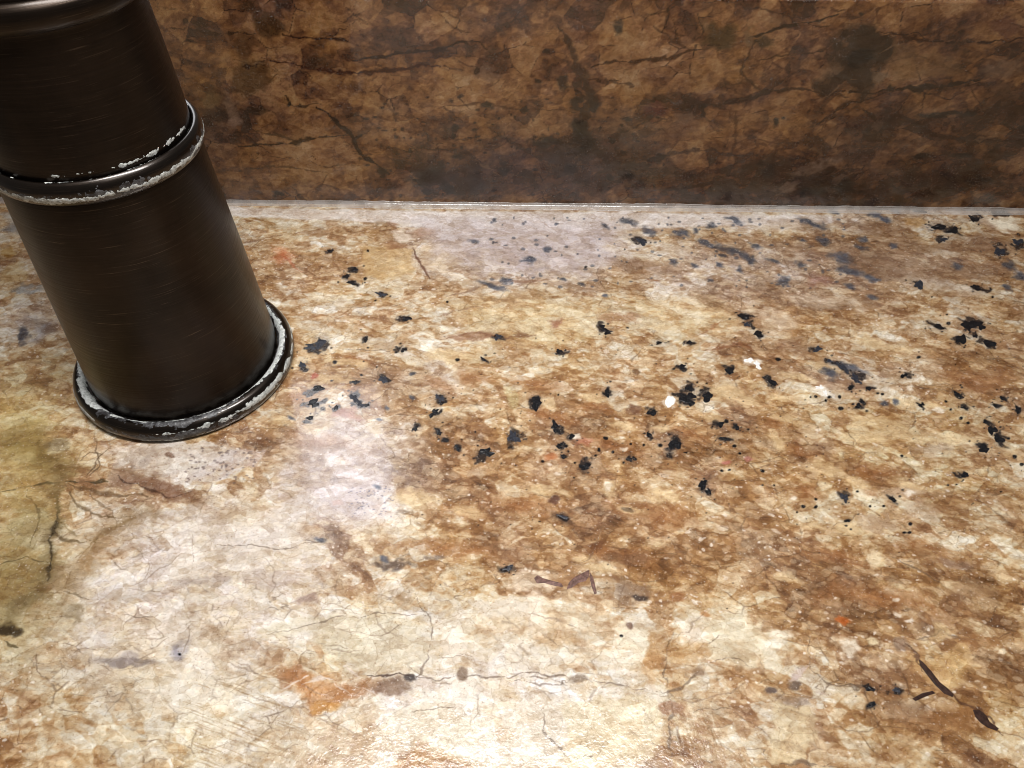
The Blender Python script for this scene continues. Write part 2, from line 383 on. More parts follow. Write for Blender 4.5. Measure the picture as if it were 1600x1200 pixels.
# -- larger crystals and patches
P([(485, 1000), (530, 965), (600, 952), (660, 965), (668, 1010), (655, 1050), (600, 1060), (545, 1035)], rgb(216, 205, 180), .55, soft=8, wander=1.2, breakup=.25)
P([(400, 985), (470, 960), (540, 962), (520, 985), (440, 1000)], rgb(216, 206, 182), .6)
P([(740, 940), (800, 935), (850, 960), (830, 975), (760, 970)], rgb(226, 216, 202), .65)
P([(690, 985), (715, 975), (728, 1010), (720, 1045), (690, 1040), (676, 1010)], rgb(244, 236, 224), .8)
P([(600, 1110), (700, 1100), (745, 1120), (745, 1165), (690, 1170), (600, 1150)], rgb(236, 226, 206), .7)
B(722, 1090, 22, 30, rgb(250, 246, 238), alpha=.85); B(735, 1072, 10, 40, rgb(246, 240, 230), alpha=.8)
P([(870, 1095), (1020, 1085), (1040, 1110), (1030, 1190), (880, 1195)], rgb(232, 218, 184), .55)
P([(805, 1090), (870, 1085), (880, 1200), (800, 1200)], rgb(236, 228, 214), .6)
P([(990, 970), (1012, 985), (1012, 1030), (985, 1025), (965, 1000)], rgb(236, 226, 204), .7)
B(845, 955, 22, 34, rgb(244, 233, 216), alpha=.8, breakup=.3); B(835, 905, 40, 18, rgb(240, 226, 204), alpha=.7)
P([(1110, 975), (1150, 955), (1190, 975), (1200, 1030), (1150, 1050), (1105, 1030)], rgb(226, 216, 190), .55, breakup=.3)
B(1085, 990, 20, 15, rgb(238, 228, 214)); B(1330, 1020, 14, 18, rgb(248, 240, 224)); B(1225, 995, 20, 12, rgb(246, 238, 220))
P([(1200, 1100), (1270, 1105), (1285, 1150), (1260, 1190), (1205, 1190)], rgb(230, 214, 178), .6)
P([(560, 385), (600, 380), (648, 390), (650, 425), (600, 440), (570, 430)], rgb(212, 180, 128), .65)
P([(652, 382), (720, 375), (735, 400), (700, 430), (665, 420)], rgb(212, 188, 156), .5)
P([(605, 362), (628, 358), (648, 372), (632, 380), (615, 374)], rgb(238, 224, 208), .85)
P([(612, 330), (655, 330), (658, 352), (630, 358), (612, 345)], rgb(242, 234, 224), .8)
P([(598, 378), (612, 372), (632, 380), (640, 388), (612, 390)], rgb(150, 106, 74), .7); B(662, 362, 18, 9, rgb(158, 116, 84), alpha=.7); B(612, 352, 10, 8, rgb(150, 110, 84), alpha=.6)
P([(700, 470), (800, 455), (900, 470), (980, 480), (960, 520), (860, 545), (760, 540), (720, 510)], rgb(222, 198, 154), .34, soft=14)
P([(980, 470), (1100, 455), (1150, 490), (1165, 530), (1080, 530), (1000, 510)], rgb(220, 194, 148), .34, soft=14)
for k in range(46):                                   # oblique cleavage lines in the yellow crystals
    r = random.Random(k); x = 720 + 430 * r.random(); y = 455 + 75 * r.random(); l = 14 + 30 * r.random()
    K([(x, y), (x + l, y + l * .62)], 1.6, rgb(150, 112, 74), .5, wander=.25)
P([(855, 505), (878, 497), (875, 520), (862, 515)], rgb(152, 104, 82), .8)
P([(800, 515), (840, 518), (825, 527), (800, 526)], rgb(116, 80, 58), .7); B(740, 525, 50, 7, rgb(140, 96, 72), alpha=.65, breakup=.3)
K([(665, 500), (720, 485), (760, 478)], 7, rgb(150, 116, 92), .5); K([(700, 463), (760, 445), (800, 440)], 9, rgb(140, 110, 92), .6)
K([(690, 530), (730, 520), (790, 527), (840, 522)], 8, rgb(128, 88, 66), .6)
K([(800, 440), (830, 442), (870, 435)], 8, rgb(150, 112, 92), .6)
K([(1010, 436), (1030, 440)], 7, rgb(140, 96, 66), .8)
B(970, 498, 40, 9, rgb(150, 104, 70), alpha=.6); K([(1090, 525), (1120, 505), (1130, 500)], 9, rgb(160, 106, 72), .6); K([(1100, 545), (1160, 538), (1180, 545)], 10, rgb(128, 82, 54), .7)
B(440, 398, 22, 14, rgb(196, 104, 66), alpha=.55, soft=.9); K([(432, 385), (446, 402), (470, 425)], 4, rgb(176, 90, 60), .5)
K([(345, 384), (400, 375), (455, 366), (520, 352)], 6, rgb(120, 82, 56), .6)
K([(645, 385), (654, 405), (666, 425), (671, 436)], 5, rgb(104, 72, 58), .85, wander=.5); K([(670, 340), (682, 350), (688, 362)], 5, rgb(100, 76, 66), .6)
B(508, 402, 14, 8, rgb(168, 138, 108)); B(495, 362, 26, 7, rgb(150, 110, 76), alpha=.6)
# -- middle brown belt
for a in [(690, 600, 40, 12), (745, 590, 30, 14), (850, 600, 60, 12), (930, 640, 40, 10), (960, 700, 60, 12), (860, 650, 60, 14), (1080, 680, 40, 12), (820, 790, 70, 16), (1010, 800, 90, 18), (720, 800, 40, 14),
          (700, 860, 90, 14), (960, 870, 80, 12), (1250, 705, 30, 12), (1370, 735, 40, 12), (1450, 860, 60, 14), (1300, 870, 50, 12), (1430, 950, 90, 20), (1330, 930, 80, 22), (1260, 770, 34, 14), (1530, 590, 60, 26), (1360, 765, 18, 12), (1215, 670, 30, 14), (500, 690, 60, 14), (470, 620, 40, 14), (560, 560, 30, 12)]:
    B(*a, rgb(150, 98, 58), ang=8, alpha=.55, soft=.8, breakup=.25)
for a in [(860, 632, 22, 9), (930, 625, 24, 8), (1120, 655, 22, 8), (970, 668, 26, 8), (1030, 670, 20, 9), (850, 766, 36, 13), (950, 762, 18, 22), (985, 795, 30, 8), (1040, 775, 30, 12), (690, 560, 30, 7), (730, 800, 30, 10), (645, 785, 26, 16), (1440, 685, 70, 8), (1380, 660, 60, 12), (1350, 680, 50, 14), (1230, 655, 26, 9), (1290, 735, 30, 12), (1500, 685, 50, 9), (1270, 825, 26, 10), (1330, 825, 26, 9), (1215, 690, 18, 12), (1150, 620, 40, 20), (1420, 760, 30, 8), (1340, 750, 26, 10), (1250, 590, 36, 7), (1300, 575, 46, 9), (1390, 540, 60, 10), (940, 890, 34, 9), (910, 870, 20, 8), (1230, 900, 26, 10), (1370, 875, 16, 12), (1220, 620, 20, 6), (1430, 630, 50, 7), (500, 665, 22, 12), (545, 565, 40, 7), (440, 660, 20, 8), (710, 555, 40, 8), (520, 590, 30, 8)]:
    B(*a, rgb(228, 204, 162), ang=10, alpha=.7, soft=.5, breakup=.25)
for a in [(1440, 800, 34, 20), (1375, 815, 34, 14), (930, 730, 14, 12), (752, 735, 18, 12), (690, 655, 18, 10), (610, 540, 20, 10), (1460, 700, 30, 10), (1415, 770, 36, 9)]:
    B(*a, rgb(184, 160, 134), alpha=.65, soft=.4)
B(545, 645, 22, 16, rgb(176, 126, 118), alpha=.6, breakup=.3); B(493, 585, 9, 6, rgb(172, 84, 70), alpha=.7); B(1285, 438, 22, 10, rgb(150, 106, 100), alpha=.55, soft=.9); B(910, 690, 16, 9, rgb(182, 112, 92), alpha=.5); B(1135, 722, 9, 4, rgb(190, 110, 110), alpha=.6); B(1168, 718, 8, 4, rgb(196, 130, 130), alpha=.6)
B(860, 712, 12, 6, rgb(170, 100, 60), alpha=.7); B(1320, 968, 14, 10, rgb(196, 98, 36), alpha=.8); B(530, 785, 8, 6, rgb(196, 140, 110), alpha=.7); B(525, 784, 30, 16, LAV, alpha=.2)
B(800, 622, 12, 18, rgb(206, 202, 150), alpha=.5, breakup=.4)
# -- hard-water film, and reflections before the faucet painted into the colour
P([(470, 660), (540, 640), (612, 690), (617, 812), (560, 815), (480, 800), (430, 740)], rgb(204, 194, 200), .34, soft=26, wander=.5, breakup=.25, rough=.10)  # lilac patch: the pane's pale reflection painted into the stone colour
P([(470, 760), (617, 740), (616, 812), (540, 812)], rgb(208, 200, 212), .28, soft=12, wander=.25, breakup=.2)  # second layer of the painted reflection, towards its straight edge
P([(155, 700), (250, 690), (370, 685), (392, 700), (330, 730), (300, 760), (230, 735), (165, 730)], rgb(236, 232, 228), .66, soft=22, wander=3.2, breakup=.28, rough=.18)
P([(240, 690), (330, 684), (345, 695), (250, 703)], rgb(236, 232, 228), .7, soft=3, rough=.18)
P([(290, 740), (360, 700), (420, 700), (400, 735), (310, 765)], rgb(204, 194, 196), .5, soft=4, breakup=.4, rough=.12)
B(263, 712, 9, 4, rgb(128, 100, 84), alpha=.8, soft=.3); B(228, 720, 8, 10, rgb(176, 164, 156), alpha=.6); B(255, 762, 60, 14, rgb(122, 88, 72), ang=14, alpha=.7, breakup=.3); B(205, 748, 40, 14, rgb(132, 98, 74), alpha=.6, ang=10)  # the dark brown patches paint in the faucet's smudged reflection
K([(185, 742), (230, 765), (270, 775), (300, 770)], 5, rgb(74, 52, 40), .8)  # dark line along the same painted reflection
for k in range(70):
    r = random.Random(100 + k); x = 290 + 110 * r.random(); y = 695 + 60 * r.random()
    B(x, y, 1.5 + 2 * r.random(), 1.2 + r.random(), rgb(110, 96, 94), alpha=.6, warp=.3, breakup=0)
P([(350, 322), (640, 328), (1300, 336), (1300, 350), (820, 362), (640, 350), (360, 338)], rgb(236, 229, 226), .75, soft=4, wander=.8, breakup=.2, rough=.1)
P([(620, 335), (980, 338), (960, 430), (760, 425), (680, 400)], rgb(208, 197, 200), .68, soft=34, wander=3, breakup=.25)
B(200, 930, 70, 10, rgb(206, 196, 188), alpha=.5); B(330, 935, 60, 8, rgb(224, 214, 198), alpha=.7); B(290, 890, 40, 20, rgb(232, 222, 212), alpha=.6); B(410, 835, 70, 22, rgb(224, 216, 212), alpha=.5, breakup=.3); B(470, 800, 60, 20, rgb(222, 214, 214), alpha=.5, breakup=.3)
B(420, 905, 60, 12, rgb(184, 168, 160), alpha=.5, breakup=.3); B(320, 910, 60, 9, rgb(168, 152, 144), alpha=.5, breakup=.4)
B(200, 1035, 60, 8, rgb(130, 122, 124), alpha=.6, breakup=.5); B(280, 1018, 16, 16, rgb(128, 124, 140), alpha=.7, soft=.9); B(200, 1030, 24, 12, rgb(160, 150, 154), alpha=.5)
# -- left side: olive crystals with dark veins
OL = rgb(70, 58, 34)
K([(0, 766), (60, 758), (110, 752), (170, 752)], 8, OL, .8); K([(100, 755), (160, 768), (230, 778)], 9, rgb(104, 78, 50), .7)
K([(84, 790), (82, 850), (74, 900), (60, 925), (20, 960), (0, 985)], 30, rgb(96, 80, 48), .55, soft=1., even=True, wander=2.5, breakup=.28); K([(84, 800), (80, 860), (72, 905)], 11, rgb(58, 48, 32), .75, soft=.9, wander=1.5); K([(82, 830), (110, 845), (150, 850)], 6, rgb(90, 72, 46), .7); K([(78, 880), (45, 870), (0, 880)], 5, rgb(84, 70, 44), .7); K([(100, 757), (120, 790), (160, 810), (200, 812)], 6, rgb(96, 74, 48), .7); K([(40, 765), (55, 800), (50, 850)], 5, rgb(96, 80, 48), .6); K([(60, 930), (100, 925), (140, 935)], 5, rgb(96, 76, 50), .6); K([(140, 770), (175, 800), (185, 840)], 5, rgb(112, 86, 58), .6); K([(60, 690), (90, 740), (82, 800)], 40, rgb(112, 94, 56), .6, soft=1., even=True, wander=2.5); K([(70, 925), (110, 900), (150, 860), (200, 815), (240, 800)], 50, rgb(140, 112, 76), .55, soft=1., even=True, wander=3, breakup=.28); B(50, 700, 60, 40, rgb(140, 116, 62), alpha=.5, soft=.9)
K([(0, 700), (50, 690), (90, 720)], 14, rgb(120, 98, 54), .5, soft=.9); B(12, 980, 16, 14, rgb(56, 44, 28), alpha=.85); K([(0, 1000), (25, 1010)], 5, OL, .7)
K([(120, 870), (170, 830), (210, 810)], 14, rgb(134, 106, 70), .6, soft=.8); K([(60, 800), (150, 850)], 4, rgb(120, 98, 60), .5); B(105, 905, 40, 26, rgb(160, 136, 104), alpha=.5, breakup=.3); B(110, 960, 20, 20, rgb(126, 108, 80), alpha=.5, breakup=.3)
for p in [[(120, 720), (140, 705), (160, 712)], [(150, 690), (150, 730), (130, 750)], [(170, 700), (150, 716), (135, 742)]]: K(p, 3.5, rgb(96, 74, 52), .7)
B(35, 525, 10, 14, rgb(60, 62, 74), alpha=.85, breakup=.35); B(60, 515, 24, 22, rgb(124, 122, 136), alpha=.6, soft=.9, breakup=.3); B(78, 515, 18, 12, rgb(108, 80, 62), alpha=.6); B(20, 362, 24, 14, rgb(120, 128, 140), alpha=.65, soft=.8, breakup=.3); B(15, 340, 22, 10, rgb(206, 208, 204), alpha=.7); B(10, 395, 14, 12, rgb(196, 150, 70), alpha=.5); B(45, 452, 26, 8, rgb(120, 126, 134), alpha=.55, breakup=.4); B(20, 430, 20, 20, rgb(206, 176, 120), alpha=.5)
B(90, 695, 20, 10, rgb(108, 90, 62), alpha=.5)
# -- bottom: rust pocket, cracks
B(500, 1078, 70, 26, rgb(178, 112, 52), alpha=.6, breakup=.25); B(450, 1065, 26, 22, rgb(150, 92, 50), alpha=.6); B(505, 1100, 28, 12, rgb(206, 152, 78), alpha=.6); B(560, 1075, 50, 22, rgb(148, 100, 62), alpha=.55); B(610, 1075, 36, 16, rgb(116, 88, 70), alpha=.75); B(640, 1060, 12, 7, rgb(54, 44, 42), alpha=.9)
K([(568, 1052), (600, 1058), (645, 1055)], 6, rgb(72, 54, 46), .8)
for p in [[(430, 1085), (455, 1070), (480, 1058)], [(470, 1070), (500, 1058), (520, 1060)], [(535, 1038), (565, 1060), (595, 1098)], [(500, 1030), (530, 1042)], [(555, 1070), (585, 1085), (600, 1100)], [(520, 1068), (550, 1085)]]: K(p, 6, rgb(224, 210, 200), .75, wander=.6, breakup=.35)
CR = rgb(112, 92, 78)
for p, w in [([(400, 1000), (450, 985), (540, 965), (600, 957), (665, 960)], 4), ([(645, 1056), (690, 1058), (735, 1063), (800, 1050), (870, 1052), (900, 1062), (960, 1067), (1020, 1080), (1045, 1078)], 5), ([(650, 930), (668, 960), (672, 1000), (655, 1050), (640, 1075)], 5), ([(800, 1060), (860, 1057)], 5), ([(680, 1025), (740, 1028)], 3), ([(650, 1118), (715, 1105)], 3),
             ([(853, 985), (866, 1000), (885, 1010), (900, 1022)], 4), ([(1052, 985), (1043, 1010), (1042, 1050), (1046, 1080)], 5), ([(1046, 1080), (1052, 1110), (1048, 1150), (1054, 1200)], 10), ([(1045, 1080), (1090, 1050)], 9), ([(1085, 1105), (1140, 1107), (1165, 1130)], 4), ([(1110, 1040), (1140, 1030), (1190, 1042)], 4), ([(1110, 1010), (1130, 995)], 4), ([(845, 1105), (850, 1150), (880, 1175), (920, 1180)], 5), ([(800, 1060), (850, 1070), (905, 1062)], 4), ([(1265, 985), (1265, 1045), (1290, 1070), (1345, 1076)], 4), ([(1265, 1045), (1280, 1025)], 3), ([(1300, 1065), (1400, 1085)], 4),
             ([(340, 848), (420, 855), (500, 850)], 4), ([(180, 963), (260, 965)], 3), ([(470, 845), (500, 852)], 3), ([(1360, 800), (1310, 822), (1290, 850)], 3), ([(1395, 875), (1450, 900), (1470, 915)], 6), ([(1330, 670), (1345, 705)], 2.5), ([(1350, 590), (1400, 600), (1450, 608), (1490, 612)], 3.5), ([(1410, 1000), (1470, 985), (1500, 1000), (1540, 1000)], 8), ([(1220, 1190), (1300, 1192)], 8), ([(470, 560), (540, 545), (600, 548), (640, 548)], 3), ([(1480, 545), (1530, 560), (1600, 560)], 4), ([(560, 478), (660, 480)], 2.5), ([(830, 775), (860, 780)], 3), ([(920, 743), (960, 746)], 3)]:
    K(p, w * .8, CR * .82, .55, wander=1.2, breakup=.28)
B(1048, 1108, 24, 14, rgb(150, 106, 78), alpha=.7); B(905, 1062, 18, 7, rgb(136, 118, 100), alpha=.8); B(718, 1058, 9, 12, rgb(130, 108, 92), alpha=.8); B(1090, 1050, 14, 9, rgb(136, 108, 84), alpha=.7)
B(880, 995, 40, 16, rgb(184, 148, 104), alpha=.5); B(1075, 1015, 40, 22, rgb(182, 140, 88), alpha=.55); B(1020, 1030, 14, 50, rgb(186, 142, 92), alpha=.5); B(570, 1150, 14, 40, rgb(176, 140, 100), ang=25, alpha=.5); B(660, 1190, 60, 12, rgb(190, 140, 84), alpha=.5); B(1060, 930, 12, 14, rgb(160, 108, 70), alpha=.6); B(1105, 960, 9, 8, rgb(176, 116, 66), alpha=.6)
B(985, 920, 34, 18, rgb(124, 98, 80), alpha=.7, breakup=.3); B(1000, 932, 14, 5, rgb(60, 50, 48), alpha=.8); B(985, 975, 6, 7, rgb(116, 90, 80), alpha=.8); B(975, 875, 46, 9, rgb(116, 84, 60), alpha=.6, breakup=.4); B(930, 855, 14, 10, rgb(110, 72, 50), alpha=.6)
B(610, 880, 36, 10, rgb(70, 56, 50), alpha=.75, ang=12, breakup=.5); B(680, 872, 20, 6, rgb(88, 70, 64), alpha=.6, breakup=.5); B(795, 888, 20, 7, rgb(62, 52, 44), alpha=.8, breakup=.4); B(880, 808, 22, 8, rgb(86, 66, 52), alpha=.7, ang=20, breakup=.35); B(480, 935, 24, 9, rgb(146, 120, 112), alpha=.6, breakup=.5); B(865, 783, 11, 6, rgb(90, 58, 48), alpha=.8, ang=-20); B(990, 640, 12, 8, rgb(108, 74, 60), alpha=.7, breakup=.3); B(995, 579, 5, 6, rgb(110, 80, 58), alpha=.7); B(980, 795, 12, 4, rgb(70, 56, 46), alpha=.6, ang=15, breakup=.3)
B(1240, 1095, 34, 14, rgb(140, 120, 106), alpha=.6, breakup=.35); B(1205, 1080, 10, 6, rgb(80, 68, 70), alpha=.8, breakup=.3); B(1240, 1065, 12, 8, rgb(92, 80, 78), alpha=.7); K([(1228, 1060), (1250, 1045), (1262, 1040)], 10, rgb(214, 196, 190), .8); K([(1268, 1078), (1285, 1082)], 8, rgb(206, 190, 176), .8)
B(1420, 1105, 30, 22, rgb(150, 126, 104), alpha=.55); B(1480, 1040, 40, 34, rgb(206, 172, 118), alpha=.55); B(1470, 1120, 60, 26, rgb(164, 120, 78), alpha=.5); B(1415, 1010, 12, 12, rgb(124, 104, 92), alpha=.7, breakup=.3); B(1530, 1000, 40, 10, rgb(150, 104, 62), alpha=.6); B(1470, 985, 22, 12, rgb(206, 178, 132), alpha=.6); B(1500, 880, 26, 8, rgb(170, 150, 140), alpha=.5); B(1515, 920, 50, 16, rgb(196, 168, 134), alpha=.5)
K([(1418, 1000), (1440, 1035), (1490, 1088), (1525, 1112), (1568, 1148)], 6, rgb(84, 58, 44), .75, wander=1.6); B(1365, 870, 12, 16, rgb(232, 216, 186), alpha=.75); B(1365, 1002, 10, 7, rgb(244, 228, 190), alpha=.8); B(1565, 1018, 8, 6, rgb(246, 232, 204), alpha=.8)
for k in range(60):                                    # fibrous crystal at the lower left
    r = random.Random(300 + k); x = 270 + 170 * r.random(); y = 1050 + 140 * r.random(); l = 26 + 40 * r.random()
    K([(x, y), (x + l, y + l * .38)], 2.6, rgb(150, 118, 78) if k % 3 else rgb(244, 234, 208), .42, wander=.3)
for k in range(26):                                    # pale fibres, lower middle
    r = random.Random(400 + k); x = 1055 + 70 * r.random(); y = 1110 + 50 * r.random()
    K([(x, y), (x + 5 + 8 * r.random(), y + 30 + 30 * r.random())], 3, rgb(150, 122, 86) if k % 2 else rgb(242, 230, 206), .5, wander=.4)
for k in range(46):
    r = random.Random(1500 + k); x = 180 + 1000 * r.random(); y = 800 + 390 * r.random(); pts = [(x, y)]; a = r.choice([-.15, .1, .3, 1.2, 1.7]) + r.gauss(0, .3)
    for q in range(3 + int(3 * r.random())):
        a += r.gauss(0, .45); l = 12 + 16 * r.random(); x += l * math.cos(a); y += l * math.sin(a) * .75; pts.append((x, y))
    K(pts, 2.2 + 1.6 * r.random(), rgb(118, 96, 80), .38, wander=.8, breakup=.28)
# -- back right: smoky brown zone with blue-grey crystals
for a in [(1330, 400, 90, 18), (1440, 385, 70, 16), (1400, 420, 80, 16), (1540, 380, 50, 20), (1250, 350, 60, 10), (1520, 420, 70, 12), (1250, 540, 50, 14), (1380, 360, 60, 12), (1470, 440, 40, 14), (900, 447, 60, 7), (1000, 415, 80, 9)]:
    B(*a, rgb(134, 104, 82), ang=6, alpha=.55, soft=.8, breakup=.3)
for a in [(1253, 403, 14, 8), (1490, 398, 12, 6), (1300, 470, 80, 14), (1210, 500, 40, 18), (1340, 480, 16, 10), (1230, 350, 26, 8), (1545, 345, 20, 14), (1580, 350, 20, 14), (1060, 395, 30, 8), (1515, 455, 20, 9), (1430, 440, 60, 9), (1200, 355, 30, 7)]:
    B(*a, rgb(222, 206, 186), ang=5, alpha=.6, soft=.6, breakup=.3)
B(1575, 348, 28, 13, rgb(246, 236, 214), alpha=.95, breakup=.1); B(1432, 347, 18, 8, rgb(196, 152, 92), alpha=.6)
for a in [(740, 378, 8, 4), (855, 390, 7, 5), (825, 407, 12, 6), (790, 440, 11, 6), (768, 446, 30, 4), (880, 437, 7, 3), (908, 442, 8, 4), (945, 353, 8, 4), (985, 347, 16, 5), (1015, 362, 16, 6), (1065, 367, 14, 7), (1085, 361, 9, 5), (1050, 409, 9, 5), (1084, 414, 8, 4), (1112, 380, 24, 6), (1148, 392, 26, 7), (1170, 405, 16, 8), (1125, 415, 7, 4), (1155, 421, 7, 4), (1180, 385, 12, 5), (1130, 400, 7, 4), (1110, 438, 6, 4), (1115, 352, 10, 6), (1150, 345, 16, 6), (1310, 402, 24, 9), (1330, 423, 26, 8), (1362, 434, 14, 8), (1325, 447, 11, 5), (1222, 436, 13, 9), (1252, 414, 11, 6), (1285, 375, 12, 6), (1255, 375, 8, 4), (1350, 372, 10, 7), (1345, 385, 14, 6), (1395, 384, 9, 4), (1270, 350, 30, 5), (1375, 340, 26, 6), (1210, 408, 14, 4), (1385, 346, 10, 4), (1495, 415, 10, 6), (1580, 415, 12, 8), (1590, 430, 12, 8), (1572, 450, 12, 6), (1325, 575, 34, 7), (1300, 584, 16, 8), (1380, 630, 8, 5), (1398, 627, 7, 4), (1362, 463, 12, 4), (945, 464, 6, 4), (646, 621, 5, 5), (605, 637, 6, 4), (592, 655, 6, 3), (644, 582, 6, 4), (500, 845, 10, 5), (590, 762, 9, 4), (600, 870, 9, 7), (1400, 330, 14, 5), (1300, 330, 12, 4), (455, 653, 8, 3)]:
    B(*a, BLUE * .92, ang=18, alpha=.86, soft=.7, breakup=.22)
for k in range(150):                                   # tiny blue-black dust in the grey quartz
    r = random.Random(500 + k); x = 760 + 560 * r.random(); y = 340 + 110 * r.random() ** 1.3
    B(x, y, 1.5 + 3 * r.random(), 1.2 + 1.6 * r.random(), BLUE * .9, alpha=.6, warp=.4, breakup=0)
for k in range(60):
    r = random.Random(700 + k); x = 545 + 75 * r.random(); y = 760 + 50 * r.random()
    B(x, y, 1.2 + 1.2 * r.random(), 1.2, rgb(92, 90, 110), alpha=.55, warp=.3, breakup=0)

# black crystals: cx, cy, rx, ry, tilt, raggedness; the ones big enough to single out become pieces of the slab
FLECKS = [(838, 630, 10, 12, 10, .25), (949, 614, 5, 8, 0, .2), (868, 669, 9, 8, 30, .4), (893, 682, 5, 6, 20, .2), (914, 729, 10, 7, -25, .35), (874, 697, 7, 5, 10, .35), (880, 713, 5, 4, 0, .3),
    (1018, 645, 9, 6, -10, .3), (1014, 679, 5, 5, -20, .2), (1055, 694, 11, 12, 30, .25), (1073, 621, 14, 10, 5, .35), (1077, 607, 9, 5, 20, .25), (1080, 630, 8, 5, 40, .25), (1105, 620, 10, 10, 30, .2), (1126, 663, 8, 5, 5, .3), (1151, 668, 6, 4, 25, .2), (1131, 685, 10, 3, 12, .3),
    (1098, 757, 8, 9, 30, .25), (1107, 768, 7, 4, 50, .4), (1066, 573, 8, 5, -5, .25), (1140, 579, 10, 6, 15, .25), (1207, 597, 14, 4, 35, .3), (803, 683, 9, 12, 0, .5), (760, 707, 15, 8, -5, .35), (715, 700, 4, 7, -20, .3), (696, 687, 6, 2.5, 10, .3), (686, 676, 4, 6, 20, .3), (649, 670, 6, 4, 15, .4),
    (687, 622, 9, 7, 20, .4), (678, 645, 10, 6, -40, .4), (553, 622, 9, 6, 50, .3), (563, 631, 9, 5, 30, .3), (573, 633, 5, 3.5, -10, .2), (525, 637, 5, 4, -10, .2), (485, 653, 7, 4, 5, .25), (490, 630, 12, 7, -10, .3), (497, 607, 11, 6, -15, .25), (599, 593, 8, 7, 0, .35), (554, 597, 6, 4, 10, .3),
    (500, 537, 10, 9, -20, .3), (486, 542, 11, 5, 5, .4), (472, 570, 6, 6, 0, .3), (516, 392, 6, 3, -10, .3), (554, 421, 8, 3.5, -5, .3), (541, 432, 6, 4, 10, .25), (549, 442, 9, 4, 25, .3), (596, 460, 9, 4, 18, .35), (635, 498, 9, 5, 10, .3), (572, 530, 3, 7, 20, .3), (631, 547, 6, 4, -15, .3), (755, 561, 6, 2.5, 40, .2), (778, 527, 6, 5, 0, .4),
    (1002, 377, 11, 6, 22, .25), (948, 518, 11, 5, 5, .45), (941, 510, 5, 5, 0, .2), (874, 549, 7, 4, -10, .25), (1029, 536, 5, 3, 0, .4), (1077, 535, 6, 3, 5, .3), (1162, 495, 11, 6, 15, .2), (1185, 522, 9, 6, 10, .2), (1167, 507, 6, 4, 30, .3),
    (1514, 508, 13, 10, 30, .3), (1530, 508, 11, 8, 20, .3), (1502, 530, 10, 10, 20, .2), (1546, 537, 15, 6, 14, .2), (1524, 525, 5, 4, 0, .2), (1467, 510, 9, 5, 35, .2), (1436, 445, 11, 7, 25, .25), (1525, 449, 10, 5, 10, .3), (1562, 394, 9, 8, -20, .35), (1590, 378, 9, 7, 0, .35), (1468, 355, 16, 5, 10, .3), (1490, 360, 11, 6, 12, .3), (1474, 374, 7, 4, 10, .3),
    (1277, 546, 8, 5, -10, .4), (1318, 575, 14, 5, 42, .3), (1337, 592, 12, 6, 38, .35), (1412, 587, 7, 4, -20, .3), (1437, 329, 12, 5, 0, .25), (1563, 330, 11, 5, 0, .25), (1522, 342, 10, 5, 35, .3),
    (1551, 672, 9, 8, 30, .3), (1561, 685, 12, 7, 50, .3), (1537, 701, 11, 8, 5, .2), (1540, 659, 5, 4, 0, .2), (1508, 742, 8, 5, 5, .2), (1395, 780, 8, 4, 20, .2), (1320, 778, 8, 8, 30, .5), (1324, 814, 5, 3, 0, .3), (1341, 634, 6, 5, 0, .2), (1347, 628, 5, 3, 10, .2), (1357, 607, 5, 4, 0, .2), (1329, 606, 5, 4, 0, .3), (1440, 633, 6, 4, 10, .3), (1497, 617, 10, 4, 25, .25), (1506, 637, 7, 2.5, 20, .2), (1566, 622, 7, 3, 25, .2), (1591, 640, 6, 6, 0, .3), (1556, 634, 7, 3, 20, .3), (1296, 564, 5, 4, 10, .2),
    (1362, 1101, 9, 5, -25, .15), (1401, 1078, 7, 6, 10, .3), (1360, 1077, 11, 4, 18, .35), (794, 888, 9, 5, -10, .4), (985, 718, 5, 3, 20, .4), (880, 808, 10, 3.5, 25, .5)]
SMALL = [(884, 697, 3), (981, 718, 3), (992, 717, 3), (935, 705, 2.5), (935, 702, 2), (957, 707, 2.5), (985, 694, 2), (1006, 695, 2), (946, 686, 4), (1032, 695, 3), (1136, 658, 3.5), (1146, 697, 3), (1155, 709, 2.5), (1126, 694, 1.5), (1128, 737, 2.5), (1140, 735, 2), (1190, 735, 3.5), (848, 720, 2.5), (898, 723, 2), (930, 712, 2), (865, 659, 3), (832, 627, 1.5), (873, 617, 1.5), (1198, 591, 4), (1217, 561, 4), (1481, 504, 3.5), (1315, 639, 4), (1255, 791, 3), (1274, 792, 3.2), (1274, 780, 2.5), (1360, 791, 2), (1381, 791, 2.2), (1413, 832, 3), (1420, 832, 3.2), (1422, 820, 3.2), (1586, 714, 3.2), (1597, 726, 3.2), (1575, 685, 2), (1275, 620, 2.2), (1296, 620, 3), (1313, 620, 3), (1291, 626, 2.5), (1266, 621, 1.5), (1500, 653, 3), (1512, 661, 2.5), (1486, 640, 2), (1478, 627, 2), (1371, 615, 2), (1378, 616, 2.5), (1410, 712, 2.5), (1340, 768, 2), (1209, 758, 1.5), (1437, 559, 3), (972, 993, 2.8), (691, 629, 2.5), (708, 621, 1.5), (743, 675, 1.5), (747, 696, 1.5), (575, 392, 2), (700, 472, 2), (571, 436, 3), (524, 565, 3), (564, 586, 2), (716, 562, 3), (1191, 758, 1.5), (915, 417, 2), (1245, 800, 1.5), (281, 1022, 2.5), (1482, 758, 1.5), (1495, 757, 1.5), (1565, 769, 1.5), (1550, 464, 2), (1480, 491, 1.5)]
